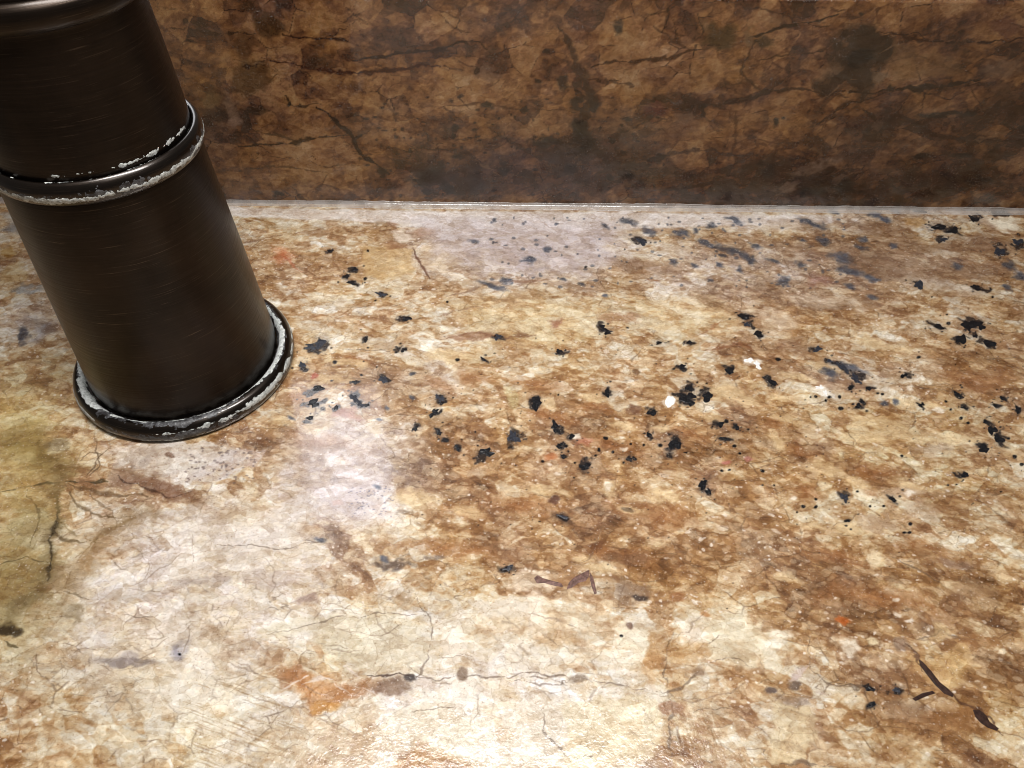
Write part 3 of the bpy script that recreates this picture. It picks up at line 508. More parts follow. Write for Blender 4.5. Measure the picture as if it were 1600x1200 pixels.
for (x, y, a, b_, t, g) in FLECKS:                      # smoky margin each crystal has in the stone
    B(x, y, a * 1.45 + 1.5, b_ * 1.45 + 1.5, rgb(96, 84, 80), ang=t, alpha=.34, soft=.9, warp=.6, breakup=.25)
    B(x, y, a * 1.12, b_ * 1.12, rgb(34, 30, 31), ang=t, alpha=.85, soft=.45, warp=1.5, breakup=.30)
    for q in range(3):
        rq = random.Random(int(x * 7 + y * 13 + q)); B(x + rq.gauss(0, a * 1.1 + 2), y + rq.gauss(0, b_ * 1.1 + 2), 1 + 2 * rq.random(), .9 + 1.2 * rq.random(), rgb(36, 32, 32), alpha=.8, warp=.6, breakup=0)
for (x, y, a) in SMALL: B(x, y, a + .6, a * .8 + .5, INK, alpha=.92, soft=.4, warp=.6, breakup=0)
for k in range(260):                                   # dark dust scattered in the brown belt
    r = random.Random(900 + k); x = 640 + 960 * r.random(); y = 690 + 110 * r.gauss(0, 1)
    if 520 < y < 960: B(x, y, .9 + 1.1 * r.random(), .8 + .6 * r.random(), rgb(50, 40, 36), alpha=.75, warp=.4, breakup=0)
for x, y, a, b_ in [(1444, 594, 7, 5), (1464, 641, 9, 5), (1459, 597, 7, 5), (1425, 606, 8, 4), (867, 568, 9, 4), (570, 556, 12, 6), (976, 702, 8, 4), (899, 681, 5, 5), (966, 574, 5, 4), (1398, 940, 7, 4), (1180, 566, 20, 10), (1286, 608, 12, 9), (949, 759, 9, 11), (1422, 770, 8, 6), (1237, 779, 8, 5), (1047, 629, 13, 12), (897, 682, 7, 5)]:
    B(x, y, a, b_, rgb(246, 238, 224), alpha=.85, soft=.6, warp=1.2, breakup=.3)  # pale grains and small glints, both painted into the colour
V = np.stack([X, Y, np.zeros_like(X)], -1)
V[0, :, 2] = -.030; V[1, :, 2] = -.004; V[1, :, 1] = V[0, :, 1] + .001; V[2, :, 1] = V[0, :, 1] + .005     # front edge of the slab
V[:, 0, 2] = -.030; V[:, -1, 2] = -.030
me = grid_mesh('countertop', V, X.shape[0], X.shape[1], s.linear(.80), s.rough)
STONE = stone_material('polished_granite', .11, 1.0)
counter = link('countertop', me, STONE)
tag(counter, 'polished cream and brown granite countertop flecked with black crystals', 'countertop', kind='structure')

# pieces of the slab: crystals that break the surface, and white chips standing in for glints
def chip_material(name, c0, c1, rough, scale, spec=.5):
    m, nt, b = nodes(name)
    tc = N(nt, 'ShaderNodeTexCoord')
    n = N(nt, 'ShaderNodeTexNoise', Scale=scale, Detail=4.0, Roughness=.7)
    nt.links.new(tc.outputs['Object'], n.inputs['Vector'])
    nt.links.new(ramp(nt, n.outputs[0], [(.35, c0), (.72, c1)]), b.inputs['Base Color'])
    b.inputs['Roughness'].default_value = rough
    b.inputs['Specular IOR Level'].default_value = spec
    bp = N(nt, 'ShaderNodeBump', Strength=.3, Distance=.0003); nt.links.new(n.outputs[0], bp.inputs['Height']); nt.links.new(bp.outputs[0], b.inputs['Normal'])
    return m
BLACK = chip_material('black_tourmaline', (.004, .004, .005, 1), (.020, .020, .022, 1), .2, 1400, .4)
BLUEB = chip_material('blue_black_crystal', (.010, .011, .016, 1), (.050, .053, .066, 1), .3, 1300, .3)
GLINT_WHITE = chip_material('white_glint_chip', (.66, .63, .60, 1), (.90, .89, .88, 1), .25, 1500)
MICA = chip_material('brown_mica', (.016, .008, .006, 1), (.060, .030, .022, 1), .5, 800, .12)
MICA2 = chip_material('red_brown_mica', (.06, .028, .022, 1), (.22, .12, .095, 1), .5, 900, .25)

def chip(name, outline, mat, parent, h=.00006, facet=.035):
    """a thin lens-shaped piece: outline in metres on the slab, edge sunk, middle slightly proud"""
    P = np.array(outline); c = P.mean(0); n = len(P)
    vs = [(x - c[0], y - c[1], -.00006) for x, y in P]
    vs += [((x - c[0]) * .93, (y - c[1]) * .93, .00002) for x, y in P]
    rr = random.Random(int(c[0] * 1e6) ^ int(c[1] * 1e6)); L_ = float(np.abs(P - c).max())
    vs += [((x - c[0]) * (.4 + .25 * rr.random()), (y - c[1]) * (.4 + .25 * rr.random()), h * .5 + facet * L_ * rr.random()) for x, y in P] + [(0, 0, h * .5 + facet * L_ * .5)]
    fs = []
    for k in range(n):
        j = (k + 1) % n
        fs += [(k, j, n + j, n + k), (n + k, n + j, 2 * n + j, 2 * n + k), (2 * n + k, 2 * n + j, 3 * n)]
    m = bpy.data.meshes.new(name); m.from_pydata(vs, [], fs); m.update()
    bmm = bmesh.new(); bmm.from_mesh(m); bmesh.ops.recalc_face_normals(bmm, faces=bmm.faces); bmm.to_mesh(m); bmm.free()
    o = link(name, m, mat, parent)
    o.location = (c[0], c[1], 0)
    return o
def ragged(cx, cy, rx, ry, tilt, rag, seed, n=15):
    r = random.Random(seed); a0 = r.random() * 6.28
    k1, k2, k3 = [r.random() * 6.28 for _ in range(3)]
    out = []
    for i in range(n):
        a = a0 + i * 2 * math.pi / n
        q = 1 + rag * (.40 * math.sin(2 * a + k1) + .40 * math.sin(3 * a + k2) + .35 * math.sin(5 * a + k3) + .8 * (r.random() - .5))
        u, v = rx * q * math.cos(a), ry * q * math.sin(a); t = math.radians(tilt)
        out.append(at(cx + u * math.cos(t) - v * math.sin(t), cy + u * math.sin(t) + v * math.cos(t)))
    return out
BLUISH = {(599, 593), (500, 537), (486, 542), (1002, 377), (1277, 546), (1318, 575), (1337, 592), (1320, 778), (778, 527), (1167, 507), (1436, 445), (472, 570), (596, 460), (1562, 394), (1590, 378), (1474, 374), (1296, 564), (1401, 1078), (803, 683), (687, 622), (553, 622), (563, 631), (880, 808), (794, 888)}
for k, (x, y, a, b_, t, g) in enumerate(FLECKS):
    chip('black_crystal', ragged(x, y, a * .82, b_ * .82, t, g * 1.4 + .08, k, 16 + k % 7), BLUEB if (x, y) in BLUISH else BLACK, counter)
for k, (x, y, a, b_, t, g) in enumerate([(1047, 627, 9.5, 10, 0, .25), (1170, 563, 9, 4, 8, .6), (1184, 570, 7, 6, 50, .7), (1281, 605, 6, 4, 10, .7), (1290, 614, 3.5, 5, -30, .5)]):  # glints of the lamp on flakes, built as white chips
    chip('white_glint_chip', ragged(x, y, a * .9, b_ * .9, t, g * .9 + .05, 60 + k, 17), GLINT_WHITE, counter, .00016, .05)
for pts in [[(884, 922), (888, 910), (898, 901), (912, 894), (922, 889), (921, 900), (916, 908), (904, 911), (893, 919)], [(921, 892), (926, 900), (930, 914), (933, 928), (929, 930), (924, 916), (921, 902)], [(833, 903), (839, 898), (848, 903), (862, 907), (878, 911), (882, 918), (868, 916), (850, 911), (838, 912)],
            [(1434, 1028), (1440, 1032), (1455, 1048), (1468, 1065), (1480, 1078), (1492, 1087), (1490, 1091), (1476, 1085), (1460, 1070), (1446, 1052), (1436, 1038)], [(1519, 1108), (1530, 1108), (1541, 1117), (1547, 1128), (1562, 1139), (1558, 1143), (1544, 1138), (1532, 1130), (1523, 1120)], [(1424, 1092), (1440, 1083), (1458, 1079), (1463, 1083), (1448, 1088), (1430, 1096)]]:
    q = [at(*p) for p in pts]
    chip('brown_mica_flake', q, MICA if pts[0][0] > 1000 else MICA2, counter, facet=.03)

# ------------------------------------------------------------------ backsplash
HB = float(at_wall(1150, 0)[1]) + .0006
zz = np.linspace(-.004, HB - .0012, 260)
a = np.linspace(0, math.pi / 2, 8)[1:]
prof_y = np.concatenate([np.zeros(260), .0012 * (1 - np.cos(a)), [.01, .02, .0203, .0203]])
prof_z = np.concatenate([zz, HB - .0012 + .0012 * np.sin(a), [HB, HB, HB - .0005, 0]])
prof_s = np.concatenate([zz, HB - .0012 + .0012 * a, [HB + .01, HB + .02, HB + .021, HB + .1]])
xv = tails(np.linspace(-.245, .245, 1000), .30, 40)
WX = np.repeat(xv[None], len(prof_s), 0); WZ = np.repeat(prof_s[:, None], len(xv), 1)
s = Stone(WX, WZ, at_wall, 41, -.25, 1.35)
F = s.field
for a_ in [(480, 120, 190, 70, .12), (520, 240, 110, 35, .14), (700, 155, 130, 55, .20), (990, 125, 90, 35, .20), (1150, 115, 140, 30, .16), (680, 40, 90, 30, .14), (1420, 110, 90, 34, .20), (1180, 220, 160, 45, .08), (480, 35, 120, 18, .08), (990, 60, 70, 25, .10), (1500, 10, 140, 14, .10),
           (900, 200, 60, 110, -.16), (960, 240, 90, 70, -.20), (700, 280, 180, 45, -.16), (1340, 90, 60, 70, -.18), (1400, 200, 220, 60, -.10), (1350, 290, 300, 50, -.22), (1100, 280, 260, 40, -.10), (1500, 220, 160, 80, -.08), (760, 60, 60, 60, -.08), (1050, 30, 80, 30, -.05)]: F('b', *a_)
for a_ in [(760, 270, 160, 60, .35), (960, 250, 110, 80, .5), (330, 190, 50, 60, .5), (1400, 250, 200, 80, .3), (1340, 90, 60, 70, .4)]: F('g', *a_)
for a_ in [(300, 100, 80, 140, .35), (480, 120, 190, 100, .2)]: F('y', *a_)
s.base([(.0, rgb(36, 24, 17)), (.22, rgb(58, 39, 26)), (.38, rgb(82, 52, 36)), (.52, rgb(116, 76, 48)), (.70, rgb(148, 105, 66)), (.95, rgb(166, 130, 92))],
       rgb(112, 84, 70), np.array([.98, .97, .74], np.float32), rgb(34, 20, 15), 1.0, rgb(140, 108, 74), .22, .88, .55, rgb(150, 124, 100))
B, K, P = s.blob, s.stroke, s.poly
DK = rgb(52, 35, 21)
P([(362, 108), (385, 92), (425, 96), (424, 128), (395, 148), (368, 142)], rgb(70, 49, 30), .7, soft=8, wander=2, breakup=.25); P([(392, 28), (425, 22), (444, 40), (432, 62), (405, 60)], rgb(64, 45, 28), .75, soft=6, wander=2, breakup=.25); B(385, 75, 20, 26, rgb(74, 50, 30), alpha=.6)
B(292, 36, 6, 6, rgb(52, 38, 24)); B(400, 172, 22, 10, rgb(56, 40, 27), alpha=.7); B(335, 180, 24, 18, rgb(58, 44, 34), alpha=.7, breakup=.3); B(365, 170, 12, 34, rgb(128, 104, 86), ang=-20, alpha=.6, breakup=.3); B(372, 190, 14, 12, rgb(134, 108, 92), alpha=.6); B(330, 150, 16, 16, rgb(108, 90, 60), alpha=.5)
for p, w, c, al in [([(262, 45), (330, 52), (400, 54)], 9, DK, .7), ([(440, 54), (500, 60), (548, 68), (560, 75)], 8, rgb(48, 28, 18), .85), ([(410, 90), (470, 100), (540, 114), (590, 113), (660, 104), (720, 108)], 11, rgb(56, 30, 19), .85), ([(552, 94), (600, 90), (622, 83), (690, 80), (718, 68), (748, 66)], 10, rgb(44, 29, 20), .9), ([(748, 66), (770, 85)], 5, DK, .7),
                    ([(442, 145), (455, 162), (478, 165), (500, 160)], 5, rgb(58, 42, 28), .8), ([(498, 168), (525, 190), (550, 213), (570, 245), (606, 272)], 13, rgb(44, 32, 23), .9), ([(365, 232), (450, 222), (500, 215), (548, 212)], 10, rgb(50, 36, 22), .8), ([(390, 205), (440, 212), (470, 222)], 8, rgb(60, 44, 28), .6), ([(345, 265), (430, 262), (520, 268)], 7, DK, .5), ([(690, 20), (710, 45), (735, 55)], 5, rgb(70, 44, 26), .7), ([(690, 170), (750, 160), (800, 170), (900, 175)], 7, rgb(64, 40, 26), .6),
                    ([(920, 105), (970, 94), (1050, 90), (1095, 76)], 10, rgb(56, 34, 20), .8), ([(1170, 60), (1215, 45), (1262, 35), (1310, 20)], 9, rgb(48, 34, 22), .85), ([(1220, 0), (1228, 18), (1245, 34)], 10, rgb(66, 38, 22), .7), ([(1092, 18), (1096, 50), (1085, 62)], 6, DK, .7), ([(1055, 28), (1055, 60), (1070, 76)], 5, rgb(64, 42, 26), .6), ([(1378, 50), (1440, 60), (1500, 66), (1600, 58)], 10, rgb(52, 30, 19), .8), ([(1330, 145), (1400, 142), (1460, 138), (1530, 125)], 20, rgb(46, 32, 22), .85),
                    ([(1050, 172), (1120, 162), (1180, 148), (1240, 140), (1320, 145)], 11, rgb(50, 33, 23), .75), ([(1430, 80), (1480, 105), (1520, 115)], 6, rgb(64, 44, 28), .6), ([(1060, 0), (1040, 20), (1000, 25)], 5, DK, .5), ([(1190, 290), (1130, 285), (1050, 298)], 10, rgb(44, 28, 21), .7), ([(1150, 170), (1150, 220), (1140, 250)], 12, rgb(62, 40, 27), .5), ([(1190, 90), (1250, 88), (1290, 80)], 7, DK, .6), ([(1180, 270), (1240, 250), (1300, 240)], 10, rgb(58, 40, 28), .6), ([(1180, 215), (1260, 240), (1290, 190)], 6, rgb(66, 42, 28), .5), ([(1350, 170), (1375, 195), (1380, 215)], 9, rgb(48, 34, 25), .7), ([(560, 75), (600, 78), (680, 70)], 5, rgb(74, 48, 30), .5), ([(870, 40), (900, 100), (925, 150), (905, 200), (950, 262)], 30, rgb(44, 32, 25), .6), ([(1275, 195), (1330, 160), (1420, 140)], 12, rgb(46, 32, 24), .7), ([(760, 200), (820, 235), (890, 262)], 16, rgb(52, 37, 28), .6), ([(1185, 60), (1160, 110), (1195, 150)], 9, rgb(52, 36, 25), .6), ([(1000, 250), (1080, 235), (1180, 245)], 10, rgb(52, 36, 28), .6), ([(1400, 180), (1480, 215), (1600, 225)], 14, rgb(50, 34, 26), .6), ([(590, 140), (610, 170), (620, 195)], 6, rgb(78, 50, 30), .6), ([(480, 250), (520, 262), (560, 258)], 4, rgb(70, 46, 28), .6)]:
    K(p, w * .85, c, min(1, al * 1.1), soft=.5)
B(750, 105, 20, 10, rgb(116, 90, 72), alpha=.6); B(760, 118, 22, 8, rgb(112, 88, 72), alpha=.6); B(745, 110, 6, 8, rgb(44, 34, 26), alpha=.7)
B(1342, 70, 36, 40, rgb(54, 41, 30), alpha=.95, warp=1.2); B(1335, 120, 42, 34, rgb(56, 43, 33), alpha=.9, warp=1.2); B(1345, 88, 17, 11, rgb(28, 21, 16), alpha=.9, soft=.4); B(1300, 128, 22, 20, rgb(62, 48, 38), alpha=.7); B(1122, 60, 34, 22, rgb(62, 50, 32), alpha=.8); B(1195, 66, 14, 12, rgb(58, 46, 32), alpha=.8); B(1172, 62, 12, 12, rgb(112, 92, 68), alpha=.6); B(1100, 40, 8, 10, rgb(110, 88, 66), alpha=.5); B(1220, 30, 16, 9, rgb(112, 84, 62), alpha=.5)
P([(1385, 62), (1440, 72), (1500, 90), (1510, 115), (1440, 125), (1400, 132), (1385, 100)], rgb(116, 86, 56), .55); B(1375, 118, 16, 9, rgb(118, 98, 80), alpha=.7); B(1300, 105, 24, 12, rgb(116, 88, 64), ang=-20, alpha=.6); B(1572, 100, 30, 22, rgb(120, 94, 72), alpha=.55); B(1560, 150, 30, 22, rgb(104, 76, 56), alpha=.5)
B(1272, 262, 44, 9, rgb(122, 100, 86), ang=-14, alpha=.75, breakup=.35); B(1228, 290, 16, 9, rgb(126, 104, 90), ang=-30, alpha=.75, breakup=.3); B(1312, 282, 16, 6, rgb(116, 94, 80), ang=-20, alpha=.6, breakup=.3); B(1240, 310, 26, 5, rgb(110, 88, 76), alpha=.6, breakup=.3); B(1070, 190, 20, 16, rgb(132, 108, 92), alpha=.65, breakup=.25); B(1060, 205, 30, 14, rgb(112, 82, 66), alpha=.6); B(1025, 174, 22, 12, rgb(80, 44, 40), alpha=.75); B(1570, 40, 26, 14, rgb(74, 42, 34), alpha=.6); B(1370, 195, 12, 9, rgb(112, 90, 78), alpha=.5)  # pale streaks and reddish spots; one pale patch is a painted sparkle
for a_ in [(980, 185, 10, 8), (1213, 190, 6, 6), (1535, 280, 13, 6), (1500, 298, 5, 4), (1500, 245, 22, 5), (968, 42, 6, 18), (852, 83, 8, 7), (875, 125, 9, 10), (840, 126, 8, 6), (900, 160, 14, 14), (915, 225, 18, 16), (893, 262, 9, 10), (905, 195, 18, 18), (852, 222, 30, 7), (760, 165, 9, 6), (1030, 245, 12, 9), (985, 275, 8, 5), (952, 278, 9, 6), (955, 220, 5, 5), (748, 318, 6, 3), (1095, 172, 10, 9), (1100, 180, 5, 6), (1225, 186, 4, 3), (1345, 20, 4, 4), (680, 275, 26, 14), (700, 290, 16, 12), (655, 285, 20, 9), (640, 235, 4, 3), (670, 298, 14, 8), (715, 202, 10, 8), (708, 215, 6, 5), (710, 245, 12, 6), (433, 306, 10, 5), (595, 268, 10, 8), (790, 265, 14, 8), (820, 172, 7, 4), (450, 160, 5, 5), (930, 165, 10, 12), (1330, 290, 24, 9), (1200, 264, 16, 9), (1270, 300, 30, 10), (1520, 172, 14, 8), (560, 215, 8, 7), (1470, 180, 40, 5), (1440, 245, 14, 6)]:
    B(*a_, rgb(30, 26, 23), alpha=.78, soft=.6, warp=1.0, breakup=.3)
for k in range(60):
    r = random.Random(2200 + k); x = 300 + 1300 * r.random(); y = 320 * r.random(); l = 30 + 60 * r.random(); a_ = r.choice([-.45, -.3, .1, .6])
    K([(x, y), (x + l * .5 * math.cos(a_), y + l * .5 * math.sin(a_) + r.gauss(0, 4)), (x + l * math.cos(a_), y + l * math.sin(a_))], 3 + 3 * r.random(), rgb(44, 28, 20) if k % 3 else rgb(150, 118, 88), .6 if k % 3 else .4, soft=.6, wander=1.5, breakup=.28)
for k in range(120):
    r = random.Random(1200 + k); x = 560 + 480 * r.random(); y = 150 + 165 * r.random()
    B(x, y, 1.5 + 3.5 * r.random(), 1.2 + 2.4 * r.random(), rgb(34, 27, 24), alpha=.6, warp=.6, breakup=.1)
V = np.stack([WX, np.repeat(prof_y[:, None], len(xv), 1), np.repeat(prof_z[:, None], len(xv), 1)], -1)
V[:, 0, 1] = np.maximum(V[:, 0, 1], .0203); V[:, -1, 1] = np.maximum(V[:, -1, 1], .0203)
me = grid_mesh('backsplash', V, WX.shape[0], WX.shape[1], s.linear(.70), s.rough)
back = link('backsplash', me, stone_material('polished_granite_upstand', .12, .15))
tag(back, 'low upright backsplash of dark brown veined granite behind the countertop', 'backsplash', kind='structure')

# ------------------------------------------------------------------ clear sealant bead in the joint
m, nt, b = nodes('clear_silicone')
tc = N(nt, 'ShaderNodeTexCoord')
n = N(nt, 'ShaderNodeTexNoise', Scale=160.0, Detail=4.0); nt.links.new(tc.outputs['Object'], n.inputs['Vector'])
nt.links.new(ramp(nt, n.outputs[0], [(.3, (.50, .45, .41, 1)), (.7, (.74, .70, .67, 1))]), b.inputs['Base Color'])
b.inputs['Roughness'].default_value = .16
b.inputs['Specular IOR Level'].default_value = 1.0
bp = N(nt, 'ShaderNodeBump', Strength=.25, Distance=.0006); nt.links.new(n.outputs[0], bp.inputs['Height']); nt.links.new(bp.outputs[0], b.inputs['Normal'])
tr = nt.nodes.new('ShaderNodeBsdfTransparent'); ms = nt.nodes.new('ShaderNodeMixShader'); ms.inputs[0].default_value = .40
out = nt.nodes['Material Output']
nt.links.new(tr.outputs[0], ms.inputs[1]); nt.links.new(b.outputs[0], ms.inputs[2]); nt.links.new(ms.outputs[0], out.inputs[0])
SIL = m
nx = 1400; xs = np.linspace(-.56, .56, nx)
zt = .0011 + .0007 * fbm(xs * 1.0, xs * 0 + 3.1, .05, 7, 3) + .0009 * fbm(xs, xs * 0 + 9.1, .0055, 9, 2)
yt = .0014 + .0010 * fbm(xs, xs * 0 + 5.5, .06, 8, 3) + .0004 * fbm(xs, xs * 0 + 1.5, .009, 12, 2) + .0007 * sstep(-.10, -.03, xs)
rows = []
for k, q in enumerate(np.linspace(0, 1, 17)):
    a = q * math.pi / 2                                # concave fillet from the wall down to the counter
    y = -yt * (1 - np.cos(a)) ; z = zt * (1 - np.sin(a))
    y = y * .75 - .25 * yt * q; z = z * .75 + .25 * zt * (1 - q)
    dash = sstep(.46, .58, fbm(xs, xs * 0 + 2.2, .0040, 21, 2)) * sstep(-.05, .06, xs) + .25
    lip = .00042 * dash * np.exp(-((q - .10) / .08) ** 2) + .00034 * np.exp(-((q - .88) / .09) ** 2)
    rows.append(np.stack([xs, y - lip * .7 - (.00002 if k else -.0002), z + lip * .7 + (.00002 if k < 16 else -.0002)], -1))
V = np.array(rows)
me = grid_mesh('sealant_bead', V, 17, nx, np.ones(V.shape), np.ones(V.shape[:2]))
me.polygons.foreach_set('use_smooth', np.ones(len(me.polygons), bool))
bead = link('sealant_bead', me, SIL)
tag(bead, 'glossy clear sealant bead along the joint between countertop and backsplash', 'sealant')

# ------------------------------------------------------------------ faucet
FX, FY = -.1117, -.0980
faucet = bpy.data.objects.new('faucet', None)
COL.objects.link(faucet); faucet.location = (FX, FY, 0)
tag(faucet, 'dark oil rubbed bronze faucet base with ringed body and white limescale crust', 'faucet')

def bronze(name, warm, coat):
    m, nt, b = nodes(name)
    L = nt.links.new
    uvn = N(nt, 'ShaderNodeUVMap', uv_map='UVMap')
    def scr(rot, sx, sy, lo, hi, seed):
        mp = N(nt, 'ShaderNodeMapping'); mp.inputs['Rotation'].default_value = (0, 0, rot); mp.inputs['Scale'].default_value = (sx, sy, 1); mp.inputs['Location'].default_value = (seed, seed * 1.7, 0)
        L(uvn.outputs[0], mp.inputs['Vector'])
        n = N(nt, 'ShaderNodeTexNoise', Scale=1.0, Detail=3.0, Roughness=.6); L(mp.outputs[0], n.inputs['Vector'])
        return ramp(nt, n.outputs[0], [(lo, g1(0)), (hi, g1(1))])
    a1 = scr(.10, 45, 2600, .60, .74, 1.3); a2 = scr(.30, 70, 3600, .64, .76, 7.1); a3 = scr(-.05, 25, 1500, .35, .75, 3.7); a4 = scr(.55, 90, 4200, .67, .78, 11.0)
    blot = N(nt, 'ShaderNodeTexNoise', Scale=60.0, Detail=4.0); L(uvn.outputs[0], blot.inputs['Vector'])
    c = mix(nt, 'MIX', ramp(nt, blot.outputs[0], [(.35, g1(0)), (.7, g1(1))]), (.012, .0080, .0057, 1), (.026, .0168, .0110, 1))
    c = mix(nt, 'MIX', math_(nt, 'MULTIPLY', a3, .35), c, (.036, .024, .016, 1))
    sc_ = math_(nt, 'MAXIMUM', math_(nt, 'MAXIMUM', a1, a2), a4)
    patch = N(nt, 'ShaderNodeTexNoise', Scale=110.0, Detail=2.0); L(uvn.outputs[0], patch.inputs['Vector'])
    sc_ = math_(nt, 'MULTIPLY', sc_, ramp(nt, patch.outputs[0], [(.40, g1(.1)), (.65, g1(.9))]))
    c = mix(nt, 'MIX', math_(nt, 'MULTIPLY', sc_, .55), c, (.20, .145, .10, 1))
    L(c, b.inputs['Base Color'])
    b.inputs['Metallic'].default_value = .9
    b.inputs['Coat Weight'].default_value = coat; b.inputs['Coat Roughness'].default_value = .22
    L(math_(nt, 'ADD', math_(nt, 'MULTIPLY', a3, .10), warm), b.inputs['Roughness'])
    bp = N(nt, 'ShaderNodeBump', Strength=.15, Distance=.0002); L(math_(nt, 'ADD', a3, math_(nt, 'MULTIPLY', sc_, .6)), bp.inputs['Height']); L(bp.outputs[0], b.inputs['Normal'])
    return m
BODY = bronze('brushed_bronze', .36, .22); RING = bronze('worn_bronze', .30, .9)

def lathe(name, prof, mat, parent, seg=192, smooth=True):
    prof = np.array(prof); nr = len(prof)
    a = np.linspace(0, 2 * math.pi, seg + 1)
    V = np.stack([prof[:, :1] * np.cos(a), prof[:, :1] * np.sin(a), np.repeat(prof[:, 1:], seg + 1, 1)], -1)
    me = bpy.data.meshes.new(name)
    idx = np.arange(nr * (seg + 1), dtype=np.int32).reshape(nr, -1)
    q = np.stack([idx[:-1, :-1], idx[:-1, 1:], idx[1:, 1:], idx[1:, :-1]], -1).reshape(-1, 4)
    me.vertices.add(V.size // 3); me.vertices.foreach_set('co', V.astype(np.float32).ravel())
    me.loops.add(q.size); me.loops.foreach_set('vertex_index', q.ravel())
    me.polygons.add(len(q)); me.polygons.foreach_set('loop_start', np.arange(0, q.size, 4, dtype=np.int32)); me.polygons.foreach_set('loop_total', np.full(len(q), 4, np.int32))
    me.update(calc_edges=True)
    L = np.concatenate([[0], np.cumsum(np.hypot(*np.diff(prof, axis=0).T))])
    U = np.stack([np.repeat((a * .03)[None], nr, 0), np.repeat(L[:, None], seg + 1, 1)], -1).reshape(-1, 2)
    uv_ = me.uv_layers.new(name='UVMap'); uv_.data.foreach_set('uv', U[q.ravel()].astype(np.float32).ravel())
    me.polygons.foreach_set('use_smooth', np.full(len(q), smooth))
    return link(name, me, mat, parent)
def smooth_prof(pts, n=6):
    """Catmull-Rom through the profile points"""
    P = [np.array(p) for p in pts]; P = [2 * P[0] - P[1]] + P + [2 * P[-1] - P[-2]]; out = []
    for k in range(1, len(P) - 2):
        for t in np.linspace(0, 1, n, endpoint=False):
            out.append(.5 * (2 * P[k] + (P[k + 1] - P[k - 1]) * t + (2 * P[k - 1] - 5 * P[k] + 4 * P[k + 1] - P[k + 2]) * t * t + (3 * P[k] - P[k - 1] - 3 * P[k + 1] + P[k + 2]) * t ** 3))
    out.append(P[-2]); return out
BASEP = smooth_prof([(.0348, -.0003), (.0353, .0005), (.0358, .0018), (.0359, .0034), (.0354, .0050), (.0344, .0062), (.0332, .0066), (.0322, .0062), (.0314, .0052), (.0310, .0046), (.0306, .0052)])
base_ring = lathe('base_ring', BASEP, RING, faucet)
LOWP = smooth_prof([(.0303, .0042), (.0305, .0070), (.0303, .0120), (.0297, .0220), (.0288, .0380), (.0278, .0540), (.0268, .0700), (.0262, .0790), (.0258, .0816)])
lathe('lower_body', LOWP, BODY, faucet)
RM, ZM = .0247, .0842
MIDP = smooth_prof([(.0256, .0806), (.0264, .0808), (.0272, .0817), (.0276, .0832), (.0276, .0848), (.0271, .0862), (.0263, .0870), (.0256, .0869), (.0252, .0862)])
mid_ring = lathe('middle_ring', MIDP, RING, faucet)
UPP = smooth_prof([(.0249, .0855), (.0251, .0880), (.0250, .0930), (.0246, .1020), (.0241, .1120), (.0239, .1190), (.0240, .1212)])
upper = lathe('upper_body', UPP, BODY, faucet)
TOPP = smooth_prof([(.0238, .1206), (.0246, .1209), (.0256, .1222), (.0259, .1240), (.0256, .1258), (.0246, .1270), (.0238, .1272)])
top_ring = lathe('top_ring', TOPP, BODY, faucet)
lathe('neck', smooth_prof([(.0237, .1266), (.0236, .1330), (.0225, .1450), (.0205, .1560), (.0170, .1650), (.0150, .1740), (.0145, .1900), (.0145, .2150), (.0140, .2190), (.0060, .2215), (.0, .2215)]), BODY, faucet)

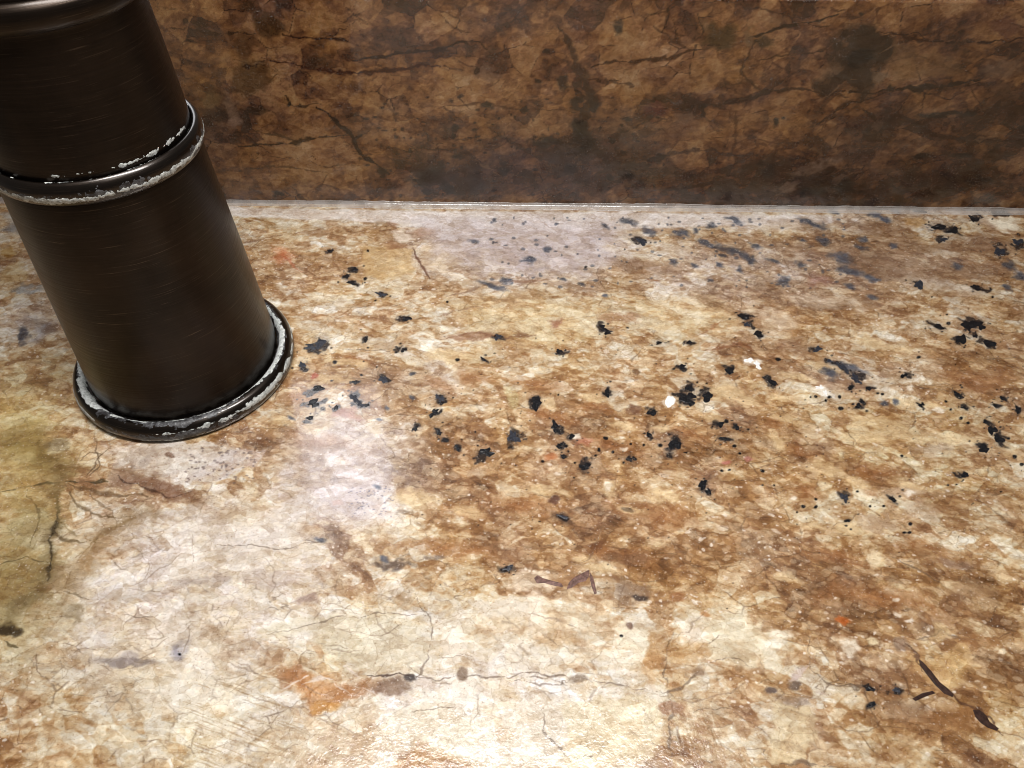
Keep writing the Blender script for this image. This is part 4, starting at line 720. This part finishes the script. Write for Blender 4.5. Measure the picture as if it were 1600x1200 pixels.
m, nt, b = nodes('limescale')
tc = N(nt, 'ShaderNodeTexCoord')
n = N(nt, 'ShaderNodeTexNoise', Scale=900.0, Detail=5.0, Roughness=.7); nt.links.new(tc.outputs['Object'], n.inputs['Vector'])
nt.links.new(ramp(nt, n.outputs[0], [(.32, (.15, .15, .145, 1)), (.46, (.40, .415, .40, 1)), (.68, (.66, .68, .66, 1))]), b.inputs['Base Color'])
b.inputs['Roughness'].default_value = .65
bp = N(nt, 'ShaderNodeBump', Strength=.6, Distance=.0004); nt.links.new(n.outputs[0], bp.inputs['Height']); nt.links.new(bp.outputs[0], b.inputs['Normal'])
LIME = m
def crust(parent, prof, bands, seed, mat, hmax=.00008, seg=1500):
    """limescale grown on a ring: a thin crust that keeps only the cells where it has built up"""
    P = np.array(prof); L = np.concatenate([[0], np.cumsum(np.hypot(*np.diff(P, axis=0).T))])
    ns = int(L[-1] / .00010); sv = np.linspace(0, L[-1], ns)
    R = np.interp(sv, L, P[:, 0]); Z = np.interp(sv, L, P[:, 1])
    dR = np.gradient(R); dZ = np.gradient(Z); ln = np.hypot(dR, dZ) + 1e-12
    nR, nZ = dZ / ln, -dR / ln
    a = np.linspace(0, 2 * math.pi, seg, endpoint=False)
    A, SV = np.meshgrid(a, sv); AX = A * .032
    u = np.minimum(AX, 2 * math.pi * .032 - AX)        # so that the pattern closes round the ring
    f = fbm(u, SV, .0022, seed, 4, .6); lo = fbm(u * .7, SV * .3, .011, seed + 5, 2); fi = fbm(u, SV, .0006, seed + 9, 2)
    m = np.full(A.shape, -9.0)
    for (z_r, r_or_none, width, strength, lo_a, hi_a) in bands:
        j = np.argmin((Z - z_r) ** 2 + (0 if r_or_none is None else (R - r_or_none) ** 2))
        d = np.abs(SV - sv[j] + (lo - .5) * width * 1.2) / width
        am = sstep(lo_a, lo_a + .25, A) * (1 - sstep(hi_a - .25, hi_a, A))
        m = np.maximum(m, strength * am - d * 1.0 + (f - .5) * 2.6 + (lo - .5) * 2.0 + (fi - .5) * .5 - (1 - am) * 3)
    keep = m > 0
    h = .00003 + hmax * np.clip(m, 0, 1) + .00008 * (fi - .5)
    h = np.where(m > .12, h, -.00004)
    V = np.stack([(R[:, None] + nR[:, None] * h) * np.cos(A), (R[:, None] + nR[:, None] * h) * np.sin(A), Z[:, None] + nZ[:, None] * h], -1)
    idx = np.arange(ns * seg).reshape(ns, seg)
    nxt = np.roll(idx, -1, 1); kn = np.roll(keep, -1, 1)
    ok = keep[:-1] & keep[1:] & kn[:-1] & kn[1:]
    q = np.stack([idx[:-1][ok], nxt[:-1][ok], nxt[1:][ok], idx[1:][ok]], -1)
    used, inv = np.unique(q, return_inverse=True); q = inv.reshape(-1, 4).astype(np.int32)
    me = bpy.data.meshes.new('limescale')
    co = V.reshape(-1, 3)[used]
    me.vertices.add(len(co)); me.vertices.foreach_set('co', co.astype(np.float32).ravel())
    me.loops.add(q.size); me.loops.foreach_set('vertex_index', q.ravel())
    me.polygons.add(len(q)); me.polygons.foreach_set('loop_start', np.arange(0, q.size, 4, dtype=np.int32)); me.polygons.foreach_set('loop_total', np.full(len(q), 4, np.int32))
    me.update(calc_edges=True); me.polygons.foreach_set('use_smooth', np.ones(len(q), bool))
    o = link('limescale', me, mat, parent)
    o['label'] = 'flaky white limescale crust' if mat is LIME else 'thin grey limescale film'
    return o
FILMM, nt, b = nodes('limescale_film')
n = N(nt, 'ShaderNodeTexNoise', Scale=700.0, Detail=5.0, Roughness=.7); tc = N(nt, 'ShaderNodeTexCoord'); nt.links.new(tc.outputs['Object'], n.inputs['Vector'])
nt.links.new(ramp(nt, n.outputs[0], [(.40, (.012, .010, .010, 1)), (.62, (.09, .09, .094, 1)), (.75, (.30, .31, .32, 1))]), b.inputs['Base Color'])
b.inputs['Roughness'].default_value = .45
crust(base_ring, BASEP, [(.0060, .0320, .0010, 1.1, -.3, 6.6), (.0042, .0357, .0011, .55, 4.5, 6.6), (.0042, .0357, .0010, .1, -.3, 4.5), (.0012, .0356, .0006, .35, 3.2, 6.6)], 71, LIME)
crust(mid_ring, MIDP, [(.0830, .0275, .0008, .95, -.3, 6.6), (.0869, .0256, .0005, .0, -.3, 6.6)], 83, LIME)
crust(upper, UPP, [(.0884, None, .0008, .10, 2.6, 6.6)], 95, LIME)
crust(base_ring, BASEP, [(.0058, .0322, .0018, .55, -.3, 6.6), (.0036, .0358, .0015, .1, -.3, 6.6)], 171, FILMM, .00001)
crust(mid_ring, MIDP, [(.0838, .0276, .0014, .45, -.3, 6.6)], 183, FILMM, .00001)
